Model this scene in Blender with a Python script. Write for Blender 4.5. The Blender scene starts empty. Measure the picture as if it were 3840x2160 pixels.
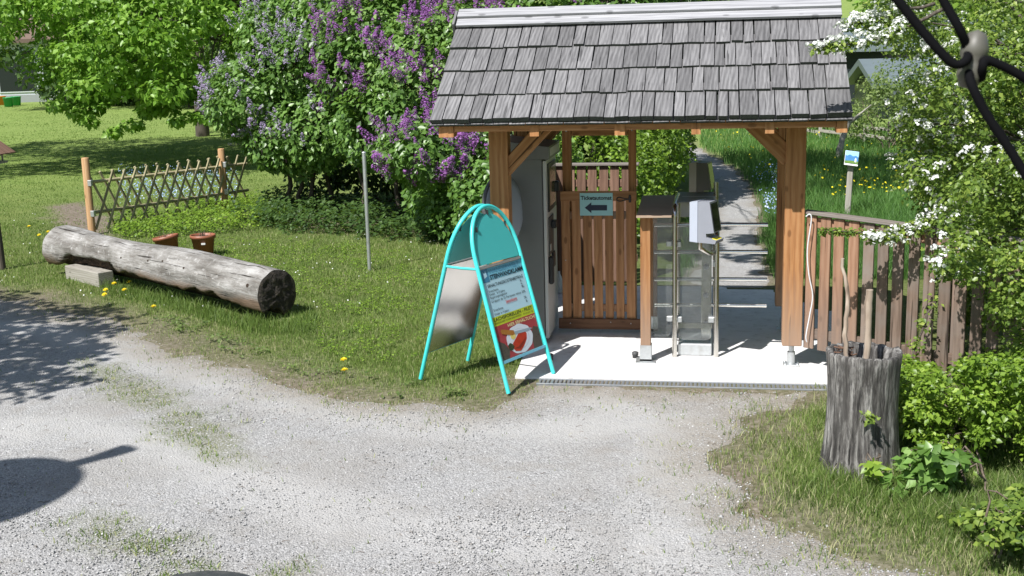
import bpy, math, random
import numpy as np
from mathutils import Vector, Matrix

random.seed(7)
rng = np.random.default_rng(7)
scene = bpy.context.scene
COL = scene.collection

# ------------------------------------------------------------------ camera
CAM = np.array([-0.5454, -9.9405, 2.6971])
YAW, PITCH, ROLL, FPX = 0.1716, 0.1999, -0.0253, 4509.1
cam_d = bpy.data.cameras.new('camera')
cam = bpy.data.objects.new('camera', cam_d)
COL.objects.link(cam)
_r = Vector((math.cos(YAW), math.sin(YAW), 0))
_fh = Vector((-math.sin(YAW), math.cos(YAW), 0))
_f = _fh * math.cos(PITCH) - Vector((0, 0, 1)) * math.sin(PITCH)
_u = _fh * math.sin(PITCH) + Vector((0, 0, 1)) * math.cos(PITCH)
_r2 = _r * math.cos(ROLL) + _u * math.sin(ROLL)
_u2 = _u * math.cos(ROLL) - _r * math.sin(ROLL)
cam.matrix_world = Matrix(((_r2.x, _u2.x, -_f.x, CAM[0]), (_r2.y, _u2.y, -_f.y, CAM[1]), (_r2.z, _u2.z, -_f.z, CAM[2]), (0, 0, 0, 1)))
cam_d.sensor_width = 36.0
cam_d.lens = FPX / 3840 * 36.0
cam_d.clip_start = 0.05
cam_d.clip_end = 2000
cam_d.dof.use_dof = True
cam_d.dof.focus_distance = 11.5
cam_d.dof.aperture_fstop = 16
scene.camera = cam

# ------------------------------------------------------------------ light
SUN_AZ, SUN_EL = 0.486, 0.90          # shadows fall towards (sin, cos)
world = bpy.data.worlds.new('World')
scene.world = world
world.use_nodes = True
wn = world.node_tree
wn.nodes.clear()
sky = wn.nodes.new('ShaderNodeTexSky')
sky.sky_type = 'NISHITA'
sky.sun_disc = False
sky.sun_elevation = SUN_EL
sky.sun_rotation = math.atan2(-math.sin(SUN_AZ), -math.cos(SUN_AZ))
bg = wn.nodes.new('ShaderNodeBackground')
bg.inputs[1].default_value = 0.075
wo = wn.nodes.new('ShaderNodeOutputWorld')
wn.links.new(sky.outputs[0], bg.inputs[0])
wn.links.new(bg.outputs[0], wo.inputs[0])
sl = bpy.data.lights.new('sun', 'SUN')
sl.energy = 5.0
sl.angle = math.radians(0.53)
sl.color = (1.0, 0.975, 0.945)
sun = bpy.data.objects.new('sun', sl)
COL.objects.link(sun)
SUND = Vector((math.sin(SUN_AZ) * math.cos(SUN_EL), math.cos(SUN_AZ) * math.cos(SUN_EL), -math.sin(SUN_EL)))
sun.rotation_euler = SUND.to_track_quat('-Z', 'Y').to_euler()
sun.location = (-6, -12, 15)
vs = scene.view_settings
vs.view_transform = 'Standard'
vs.look = 'None'
vs.exposure = 0.54
vs.gamma = 1.0
vs.use_curve_mapping = False
scene.cycles.max_bounces = 8
scene.cycles.transparent_max_bounces = 16

# ------------------------------------------------------------------ projection helpers (used to lay out crowns)
def project(P):
    """world points (N,3) -> photo coordinates in a 2576 x 1449 frame"""
    P = np.asarray(P, float).reshape(-1, 3) - CAM
    c, s = math.cos(YAW), math.sin(YAW)
    x = c * P[:, 0] + s * P[:, 1]
    y = -s * P[:, 0] + c * P[:, 1]
    z = P[:, 2]
    d = math.cos(PITCH) * y - math.sin(PITCH) * z
    u = math.sin(PITCH) * y + math.cos(PITCH) * z
    d = np.where(d > .05, d, .05)
    xi, yi = FPX * x / d, -FPX * u / d
    cr, sr = math.cos(ROLL), math.sin(ROLL)
    return np.stack([(cr * xi - sr * yi + 1920) / 1.49068, (sr * xi + cr * yi + 1080) / 1.49068], 1)

def ground_pt(x, y, z=0.0):
    ux, uy = x * 1.49068 - 1920, y * 1.49068 - 1080
    cr, sr = math.cos(-ROLL), math.sin(-ROLL)
    ux, uy = cr * ux - sr * uy, sr * ux + cr * uy
    d = np.array([ux / FPX, 1.0, -uy / FPX])
    cp, sp = math.cos(PITCH), math.sin(PITCH)
    yy, zz, xx = cp * d[1] + sp * d[2], -sp * d[1] + cp * d[2], d[0]
    c, s = math.cos(YAW), math.sin(YAW)
    r = np.array([c * xx - s * yy, s * xx + c * yy, zz])
    return CAM + r * ((z - CAM[2]) / r[2])

def ray_pt(x, y, dist):
    ux, uy = x * 1.49068 - 1920, y * 1.49068 - 1080
    cr, sr = math.cos(-ROLL), math.sin(-ROLL)
    ux, uy = cr * ux - sr * uy, sr * ux + cr * uy
    d = Vector((ux / FPX, 0, 0)).x
    v = _r * d + _f - _u * (uy / FPX)
    return Vector(CAM) + v * dist

# ------------------------------------------------------------------ noise
def _hash(ix, iy, seed):
    h = (ix.astype(np.int64) * 374761393 + iy.astype(np.int64) * 668265263 + seed * 1442695041) & 0xFFFFFFFF
    h = ((h ^ (h >> 13)) * 1274126177) & 0xFFFFFFFF
    return ((h ^ (h >> 16)) & 0xFFFF) / 65535.0

def vnoise(x, y, scale=1.0, seed=0, octaves=3):
    x = np.asarray(x, float) * scale
    y = np.asarray(y, float) * scale
    out, amp, tot = 0.0, 1.0, 0.0
    for o in range(octaves):
        ix, iy = np.floor(x), np.floor(y)
        fx, fy = x - ix, y - iy
        fx, fy = fx * fx * (3 - 2 * fx), fy * fy * (3 - 2 * fy)
        a, b = _hash(ix, iy, seed + o), _hash(ix + 1, iy, seed + o)
        c, d = _hash(ix, iy + 1, seed + o), _hash(ix + 1, iy + 1, seed + o)
        out = out + amp * ((a * (1 - fx) + b * fx) * (1 - fy) + (c * (1 - fx) + d * fx) * fy)
        tot += amp
        amp *= .5
        x, y = x * 2.03 + 17.3, y * 2.03 + 9.1
    return out / tot

def smooth(a, b, x):
    t = np.clip((x - a) / (b - a), 0, 1)
    return t * t * (3 - 2 * t)

def poly_sdf(px, py, poly):
    """signed distance, positive inside"""
    px, py = np.asarray(px, float), np.asarray(py, float)
    d = np.full(px.shape, 1e18)
    inside = np.zeros(px.shape, bool)
    n = len(poly)
    for i in range(n):
        ax, ay = poly[i]
        bx, by = poly[(i + 1) % n]
        ex, ey = bx - ax, by - ay
        t = np.clip(((px - ax) * ex + (py - ay) * ey) / (ex * ex + ey * ey + 1e-12), 0, 1)
        d = np.minimum(d, (px - ax - t * ex) ** 2 + (py - ay - t * ey) ** 2)
        if ay != by:
            c = ((ay > py) != (by > py)) & (px < (bx - ax) * (py - ay) / (by - ay) + ax)
            inside ^= c
    d = np.sqrt(d)
    return np.where(inside, d, -d)

# ------------------------------------------------------------------ materials
def new_mat(name):
    m = bpy.data.materials.new(name)
    m.use_nodes = True
    nt = m.node_tree
    nt.nodes.clear()
    out = nt.nodes.new('ShaderNodeOutputMaterial')
    b = nt.nodes.new('ShaderNodeBsdfPrincipled')
    nt.links.new(b.outputs[0], out.inputs[0])
    return m, nt, b, out

def N(nt, t, **kw):
    n = nt.nodes.new(t)
    for k, v in kw.items():
        setattr(n, k, v)
    return n

def ramp(nt, fac, stops):
    r = N(nt, 'ShaderNodeValToRGB')
    e = r.color_ramp.elements
    while len(e) < len(stops):
        e.new(0.5)
    for el, (p, c) in zip(e, stops):
        el.position = p
        el.color = (*c, 1)
    nt.links.new(fac, r.inputs[0])
    return r.outputs[0]

def mix(nt, a, b, fac, mode='MIX'):
    m = N(nt, 'ShaderNodeMix', data_type='RGBA', blend_type=mode)
    for s, v in ((m.inputs[0], fac), (m.inputs[6], a), (m.inputs[7], b)):
        if isinstance(v, (int, float)):
            s.default_value = v
        elif isinstance(v, tuple):
            s.default_value = (*v, 1)
        else:
            nt.links.new(v, s)
    return m.outputs[2]

def noise(nt, vec, scale, detail=4, rough=.55, dist=0.0):
    n = N(nt, 'ShaderNodeTexNoise')
    n.inputs['Scale'].default_value = scale
    n.inputs['Detail'].default_value = detail
    n.inputs['Roughness'].default_value = rough
    n.inputs['Distortion'].default_value = dist
    if vec is not None:
        nt.links.new(vec, n.inputs['Vector'])
    return n.outputs[0]

def mathn(nt, op, a, b=0.0, clamp=False):
    m = N(nt, 'ShaderNodeMath', operation=op)
    m.use_clamp = clamp
    for s, v in ((m.inputs[0], a), (m.inputs[1], b)):
        if isinstance(v, (int, float)):
            s.default_value = v
        else:
            nt.links.new(v, s)
    return m.outputs[0]

def mapping(nt, vec, scale=(1, 1, 1), loc=None):
    m = N(nt, 'ShaderNodeMapping')
    m.inputs['Scale'].default_value = scale
    nt.links.new(vec, m.inputs['Vector'])
    if loc is not None:
        nt.links.new(loc, m.inputs['Location'])
    return m.outputs[0]

def bump(nt, b, h, strength=.3, dist=.01):
    n = N(nt, 'ShaderNodeBump')
    n.inputs['Strength'].default_value = strength
    n.inputs['Distance'].default_value = dist
    nt.links.new(h, n.inputs['Height'])
    nt.links.new(n.outputs[0], b.inputs['Normal'])

def objcoord(nt, randomize=True):
    tc = N(nt, 'ShaderNodeTexCoord')
    v = tc.outputs['Object']
    rnd = N(nt, 'ShaderNodeObjectInfo').outputs['Random']
    if randomize:
        cx = N(nt, 'ShaderNodeCombineXYZ')
        for i, k in enumerate((37.0, 71.0, 53.0)):
            nt.links.new(mathn(nt, 'MULTIPLY', rnd, k), cx.inputs[i])
        va = N(nt, 'ShaderNodeVectorMath', operation='ADD')
        nt.links.new(v, va.inputs[0])
        nt.links.new(cx.outputs[0], va.inputs[1])
        v = va.outputs[0]
    return v, rnd

def wood(name, dark, mid, light, rough=.75, var=.25, fine=1.0, grey=None, knots=True, bumpy=.35, foot=None, checks=0.0):
    """grain runs along local Z"""
    m, nt, b, o = new_mat(name)
    v, rnd = objcoord(nt)
    g1 = noise(nt, mapping(nt, v, (26 * fine, 26 * fine, 1.6)), 1.0, 6, .6, .6)
    g2 = noise(nt, mapping(nt, v, (120 * fine, 120 * fine, 4)), 1.0, 3, .6)
    w = N(nt, 'ShaderNodeTexWave', wave_type='RINGS', rings_direction='Z')
    w.inputs['Scale'].default_value = 14 * fine
    w.inputs['Distortion'].default_value = 5
    w.inputs['Detail'].default_value = 3
    nt.links.new(mapping(nt, v, (1, 1, .18)), w.inputs['Vector'])
    g = mathn(nt, 'ADD', mathn(nt, 'MULTIPLY', g1, .62), mathn(nt, 'ADD', mathn(nt, 'MULTIPLY', g2, .22), mathn(nt, 'MULTIPLY', w.outputs[1], .16)))
    c = ramp(nt, g, [(.28, dark), (.5, mid), (.72, light)])
    if knots:
        vo = N(nt, 'ShaderNodeTexVoronoi')
        vo.inputs['Scale'].default_value = 1.0
        nt.links.new(mapping(nt, v, (9, 9, 4.2)), vo.inputs['Vector'])
        k = ramp(nt, vo.outputs['Distance'], [(.0, (1, 1, 1)), (.12, (.8, .8, .8)), (.17, (0, 0, 0))])
        c = mix(nt, c, tuple(x * .62 for x in dark), mathn(nt, 'MULTIPLY', k, .8 * float(knots)))
    if grey:
        p = noise(nt, v, 3.5, 3)
        c = mix(nt, c, grey, ramp(nt, p, [(.42, (0, 0, 0)), (.68, (1, 1, 1))]))
    if checks:
        ck = noise(nt, mapping(nt, v, (38, 38, .9)), 1.0, 2, .5)
        c = mix(nt, c, tuple(x * .18 for x in dark), mathn(nt, 'MULTIPLY', ramp(nt, ck, [(.315, (1, 1, 1)), (.335, (0, 0, 0))]), checks))
    if foot:
        sp_ = N(nt, 'ShaderNodeSeparateXYZ')
        nt.links.new(N(nt, 'ShaderNodeNewGeometry').outputs['Position'], sp_.inputs[0])
        hz = mathn(nt, 'ADD', sp_.outputs[2], mathn(nt, 'MULTIPLY', mathn(nt, 'SUBTRACT', g1, .5), .7))
        fm = ramp(nt, mathn(nt, 'MULTIPLY', hz, .5), [(.12, (.85, .85, .85)), (.42, (0, 0, 0))])
        c = mix(nt, c, foot, fm)
    br = mathn(nt, 'ADD', mathn(nt, 'MULTIPLY', rnd, 2 * var), 1 - var)
    hs = N(nt, 'ShaderNodeHueSaturation')
    nt.links.new(c, hs.inputs['Color'])
    nt.links.new(br, hs.inputs['Value'])
    nt.links.new(hs.outputs[0], b.inputs['Base Color'])
    b.inputs['Roughness'].default_value = rough
    b.inputs['Specular IOR Level'].default_value = .25
    bump(nt, b, g, bumpy, .004)
    return m

def plain(name, col, rough=.5, metal=0.0, var=.08, scale=30, bumps=0.0, spec=.5, dirt=None, coat=0):
    m, nt, b, o = new_mat(name)
    v, rnd = objcoord(nt)
    n = noise(nt, v, scale, 5, .6)
    c = mix(nt, tuple(x * (1 - var) for x in col), tuple(min(1, x * (1 + var)) for x in col), n)
    if dirt:
        n2 = noise(nt, v, scale * .25, 6, .7)
        c = mix(nt, c, dirt, ramp(nt, n2, [(.5, (0, 0, 0)), (.75, (.8, .8, .8))]))
    nt.links.new(c, b.inputs['Base Color'])
    b.inputs['Metallic'].default_value = metal
    b.inputs['Specular IOR Level'].default_value = spec
    r = N(nt, 'ShaderNodeMapRange')
    r.inputs[3].default_value = max(.02, rough - .08)
    r.inputs[4].default_value = min(1, rough + .08)
    nt.links.new(n, r.inputs[0])
    nt.links.new(r.outputs[0], b.inputs['Roughness'])
    if coat:
        b.inputs['Coat Weight'].default_value = coat
    if bumps:
        bump(nt, b, n, bumps, .005)
    return m

def leafmat(name, stops, rough=.45, trans=.35, spec=.4):
    m, nt, b, o = new_mat(name)
    a = N(nt, 'ShaderNodeAttribute', attribute_name='rnd')
    c = ramp(nt, a.outputs['Fac'], stops)
    nt.links.new(c, b.inputs['Base Color'])
    b.inputs['Roughness'].default_value = rough
    b.inputs['Specular IOR Level'].default_value = spec
    t = N(nt, 'ShaderNodeBsdfTranslucent')
    nt.links.new(mix(nt, c, (.45, .75, .05), .25), t.inputs[0])
    ms = N(nt, 'ShaderNodeMixShader')
    ms.inputs[0].default_value = trans
    nt.links.new(b.outputs[0], ms.inputs[1])
    nt.links.new(t.outputs[0], ms.inputs[2])
    nt.links.new(ms.outputs[0], o.inputs[0])
    return m

def glassmat(name, tint=(.9, .95, .95), refl=.12):
    m, nt, b, o = new_mat(name)
    nt.nodes.remove(b)
    tr = N(nt, 'ShaderNodeBsdfTransparent')
    tr.inputs[0].default_value = (*tint, 1)
    gl = N(nt, 'ShaderNodeBsdfGlossy')
    gl.inputs['Roughness'].default_value = .04
    df = N(nt, 'ShaderNodeBsdfDiffuse')
    df.inputs[0].default_value = (.5, .52, .52, 1)
    v, rnd = objcoord(nt)
    ms2 = N(nt, 'ShaderNodeMixShader')
    n = noise(nt, v, 18, 6, .7)
    nt.links.new(mathn(nt, 'MULTIPLY', n, .18), ms2.inputs[0])
    nt.links.new(tr.outputs[0], ms2.inputs[1])
    nt.links.new(df.outputs[0], ms2.inputs[2])
    fr = N(nt, 'ShaderNodeFresnel')
    fr.inputs[0].default_value = 1.45
    ms = N(nt, 'ShaderNodeMixShader')
    nt.links.new(mathn(nt, 'ADD', fr.outputs[0], refl * .3, True), ms.inputs[0])
    nt.links.new(ms2.outputs[0], ms.inputs[1])
    nt.links.new(gl.outputs[0], ms.inputs[2])
    nt.links.new(ms.outputs[0], o.inputs[0])
    return m

M = {}
M['timber'] = wood('larch_timber', (.24, .105, .04), (.37, .175, .07), (.46, .25, .115), .65, .12, foot=(.30, .205, .145), checks=.85)
M['timber_grey'] = wood('larch_timber_weathered', (.27, .15, .085), (.38, .21, .12), (.45, .28, .18), .7, .15, grey=(.33, .27, .22))
M['slat'] = wood('fence_slat_wood', (.105, .072, .053), (.19, .135, .103), (.265, .195, .155), .85, .2, grey=(.20, .165, .14), checks=.8)
M['slat_new'] = wood('fence_slat_wood_reddish', (.20, .105, .06), (.31, .175, .11), (.39, .245, .165), .8, .14, foot=(.20, .15, .12), checks=.8)
M['slat_cap'] = wood('fence_cap_wood', (.13, .11, .095), (.20, .175, .155), (.27, .245, .225), .85, .1)
M['shingle'] = wood('weathered_shingle', (.078, .076, .078), (.15, .147, .15), (.235, .231, .233), .8, .26, 1.5, knots=.35, bumpy=.6, checks=.6)
M['shingle_end_gap_shade'] = plain('mossy_end_gap_shade', (.035, .042, .035), .95, 0, .4, 60, .6)
M['ridge'] = wood('pale_ridge_board', (.20, .20, .21), (.31, .31, .325), (.40, .40, .41), .65, .12, knots=True, checks=.6)
M['gate'] = wood('gate_board', (.25, .115, .05), (.37, .18, .08), (.46, .25, .125), .65, .14, checks=.5)
M['darkboard'] = wood('dark_brown_board', (.09, .045, .025), (.14, .07, .04), (.19, .10, .055), .7, .15)
M['backboard'] = wood('old_board', (.10, .06, .04), (.17, .10, .07), (.24, .15, .105), .8, .25)
M['lattice'] = wood('lattice_wood', (.21, .185, .105), (.34, .30, .18), (.45, .41, .27), .8, .15, knots=False)
M['roundpost'] = wood('round_fence_post', (.28, .16, .075), (.40, .24, .12), (.48, .32, .18), .75, .12)
M['plank_grey'] = wood('grey_block', (.22, .20, .17), (.32, .30, .26), (.42, .40, .36), .85, .05)
M['stick'] = wood('debarked_stick', (.18, .13, .095), (.31, .245, .19), (.44, .37, .30), .8, .1)
M['bark'] = wood('bark', (.045, .035, .028), (.09, .075, .06), (.15, .13, .11), .9, .15, knots=False, bumpy=.8)
M['twig'] = wood('twig', (.08, .06, .045), (.14, .11, .085), (.2, .165, .13), .9, .1, knots=False)
M['galv'] = plain('galvanised_steel', (.55, .57, .58), .45, .75, .18, 60, dirt=(.38, .38, .37))
M['steel'] = plain('brushed_stainless', (.62, .60, .56), .24, 1.0, .08, 40)
M['alu_panel'] = plain('aluminium_sheet', (.60, .59, .57), .22, 1.0, .05, 6)
M['cyan'] = plain('turquoise_paint', (.06, .62, .60), .35, 0, .05, 20, dirt=(.10, .50, .49))
M['cyan_panel'] = plain('turquoise_panel', (.075, .52, .51), .4, 0, .05, 8)
M['blackplastic'] = plain('black_plastic', (.02, .02, .022), .45)
M['darkgrey'] = plain('dark_grey_plastic', (.06, .062, .065), .5, 0, .12, 50, dirt=(.16, .15, .14))
M['grate'] = plain('grey_grate', (.20, .215, .23), .5, .3, .15, 50, dirt=(.30, .29, .27))
M['machine'] = plain('machine_grey_paint', (.17, .175, .175), .45, 0, .05, 12, dirt=(.14, .145, .14))
M['machine_door'] = plain('machine_light_paint', (.50, .50, .49), .4, 0, .05, 12)
M['reader_white'] = plain('reader_white_plastic', (.42, .45, .53), .35, 0, .05, 10, dirt=(.38, .40, .46))
M['reader_grey'] = plain('reader_grey_plastic', (.26, .27, .31), .4, 0, .06, 14)
M['reader_shell_shade'] = plain('reader_shell_shade_plastic', (.42, .37, .31), .45, 0, .05, 14)  # rear reader: its shade is put into browner, darker plastics
M['reader_head_shade'] = plain('reader_head_shade_plastic', (.11, .10, .085), .45, 0, .06, 14)
M['screen'] = plain('dark_screen', (.012, .013, .015), .08, 0, .1, 10, spec=.6)
M['screen_ui'] = plain('ticket_screen', (.10, .085, .03), .15, 0, .4, 9, spec=.6)
M['yellow'] = plain('yellow_paint', (.80, .70, .03), .5)
M['dish'] = plain('blue_grey_dish_paint', (.34, .38, .45), .5, 0, .05, 10)
M['cover_brown'] = plain('brown_cover_sheet', (.38, .28, .205), .6, 0, .2, 14, dirt=(.27, .20, .14))
M['cover_green'] = plain('dark_cover_sheet', (.20, .20, .16), .5, 0, .15, 14)
M['cabinet'] = plain('pale_cabinet', (.52, .51, .49), .5, 0, .05, 16)
M['bar_steel'] = plain('polished_bar', (.82, .80, .76), .2, 1.0, .05, 40)
M['glass'] = glassmat('turnstile_glass', (.76, .79, .78))
M['terracotta'] = plain('terracotta_plastic', (.27, .095, .05), .5, 0, .1, 40, dirt=(.20, .085, .05))
M['soil'] = plain('potting_soil', (.05, .038, .028), .95, 0, .4, 60, .8)
M['paper'] = plain('white_paper', (.75, .75, .75), .6)
M['sign_paper'] = plain('pale_blue_paper', (.33, .60, .62), .55, 0, .03)
M['ink'] = plain('black_ink', (.012, .014, .02), .6)
M['navy'] = plain('navy_ink', (.012, .022, .05), .6)
M['p_bg'] = plain('poster_pale_blue', (.42, .64, .74), .3, 0, .03, 8)
M['p_band'] = plain('poster_blue_band', (.17, .46, .60), .3, 0, .04, 8)
M['p_blue'] = plain('poster_blue_ink', (.09, .30, .44), .3)
M['p_logo'] = plain('poster_logo_blue', (.06, .22, .36), .3)
M['p_green'] = plain('poster_yellow_green', (.44, .52, .03), .3)
M['p_cream'] = plain('poster_cream_ink', (.72, .63, .32), .3)
M['p_red'] = plain('poster_wine_red', (.33, .045, .055), .3, 0, .2, 12)
M['p_stone'] = plain('poster_dark_stone', (.07, .065, .055), .3, 0, .4, 40)
M['p_plate'] = plain('poster_plate', (.60, .66, .72), .3)
M['p_plate2'] = plain('poster_plate_rim', (.48, .55, .62), .3)
M['p_fish'] = plain('poster_fillet', (.42, .035, .015), .3, 0, .35, 30)
M['p_fish2'] = plain('poster_fillet_dark', (.22, .02, .012), .3, 0, .35, 30)
M['p_knife'] = plain('poster_knife_blade', (.28, .36, .42), .3)
M['p_handle'] = plain('poster_knife_handle', (.36, .15, .03), .3, 0, .3, 30)
M['p_lemon'] = plain('poster_lemon', (.66, .55, .16), .3)
M['p_herb'] = plain('poster_herb', (.03, .05, .025), .3, 0, .5, 60)
M['redink'] = plain('red_ink', (.62, .02, .02), .4)
M['white_wall'] = plain('white_render', (.62, .66, .70), .8, 0, .05, 3)
M['house_dark'] = plain('window_dark', (.02, .025, .03), .15)
M['house_grey'] = plain('grey_plinth', (.32, .34, .35), .8, 0, .08, 3)
M['roof_grey'] = plain('grey_green_roof', (.13, .16, .17), .5, 0, .1, 4)
M['roof_brown'] = plain('brown_roof', (.16, .11, .085), .8, 0, .2, 4)
M['green_tub'] = plain('green_tub', (.02, .30, .08), .4)
M['orange_tub'] = plain('orange_tub', (.62, .22, .02), .4)
M['red_toy'] = plain('red_plastic', (.5, .09, .05), .5)
M['wirerubber'] = plain('black_cable', (.006, .006, .007), .8, spec=.05)
M['ceramic'] = plain('grey_ceramic', (.10, .095, .08), .5, 0, .3, 30)
M['whitecable'] = plain('white_cable', (.66, .66, .68), .5)
M['bottle'] = plain('clear_bottle', (.6, .65, .68), .2)

# leaves
M['lilac_leaf'] = leafmat('lilac_leaf', [(0, (.05, .11, .022)), (.45, (.115, .22, .045)), (.8, (.19, .33, .08)), (1, (.29, .43, .14))], .36, .35)
M['linden_leaf'] = leafmat('linden_leaf', [(0, (.06, .13, .016)), (.45, (.13, .26, .03)), (.8, (.21, .38, .055)), (1, (.31, .48, .10))], .42, .42)
M['haw_leaf'] = leafmat('hawthorn_leaf', [(0, (.05, .095, .018)), (.45, (.13, .205, .035)), (.8, (.24, .325, .06)), (1, (.38, .45, .10))], .38, .35)
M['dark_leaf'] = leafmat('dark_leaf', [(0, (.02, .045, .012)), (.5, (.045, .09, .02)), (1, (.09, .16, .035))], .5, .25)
M['shrub_leaf'] = leafmat('shrub_leaf', [(0, (.06, .12, .014)), (.45, (.15, .25, .028)), (.8, (.26, .39, .05)), (1, (.38, .51, .09))], .4, .38)
M['mead_leaf'] = leafmat('pale_leaf', [(0, (.06, .10, .03)), (.5, (.13, .19, .05)), (1, (.25, .32, .10))], .5, .35)
M['grass'] = leafmat('grass_blade', [(0, (.065, .11, .026)), (.35, (.145, .22, .05)), (.7, (.24, .32, .09)), (.88, (.34, .375, .15)), (1, (.46, .42, .26))], .5, .3, .25)
M['meadow_grass'] = leafmat('meadow_grass', [(0, (.04, .10, .025)), (.4, (.10, .215, .05)), (.8, (.17, .31, .08)), (1, (.28, .40, .14))], .5, .3, .25)

def petal(name, stops, trans=.2):
    m = leafmat(name, stops, .6, trans, .2)
    return m
M['purple'] = petal('lilac_petal', [(0, (.13, .035, .17)), (.5, (.29, .095, .36)), (1, (.52, .28, .58))])
M['pale_purple'] = petal('pale_lilac_petal', [(0, (.22, .16, .30)), (.5, (.38, .30, .48)), (1, (.60, .54, .70))])
M['white_petal'] = petal('white_petal', [(0, (.55, .56, .52)), (.5, (.72, .73, .71)), (1, (.85, .85, .84))])
M['dandelion'] = plain('dandelion_yellow', (.85, .66, .01), .6)
M['yellow_petal'] = petal('yellow_petal', [(0, (.62, .50, .01)), (1, (.85, .74, .03))])
M['blue_petal'] = petal('blue_petal', [(0, (.16, .24, .46)), (.6, (.30, .42, .66)), (1, (.6, .68, .8))])
M['stalk'] = plain('green_stalk', (.10, .18, .04), .6)

# ------------------------------------------------------------------ object helpers
def world_matrix(o):
    if o.parent:
        return world_matrix(o.parent) @ o.matrix_parent_inverse @ o.matrix_basis
    return o.matrix_basis.copy()

def attach(o, parent):
    if parent is not None:
        o.parent = parent
        o.matrix_parent_inverse = world_matrix(parent).inverted()

def tag(o, label, cat, group=None):
    o['label'] = label
    o['category'] = cat
    if group:
        o['group'] = group
    return o

def thing(name, label, cat, loc, group=None):
    o = bpy.data.objects.new(name, None)
    o.empty_display_size = .1
    COL.objects.link(o)
    o.location = loc
    return tag(o, label, cat, group)

def link(name, me, parent=None, loc=None, mw=None):
    o = bpy.data.objects.new(name, me)
    COL.objects.link(o)
    if mw is not None:
        o.matrix_basis = mw
    elif loc is not None:
        o.location = loc
    attach(o, parent)
    return o

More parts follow.
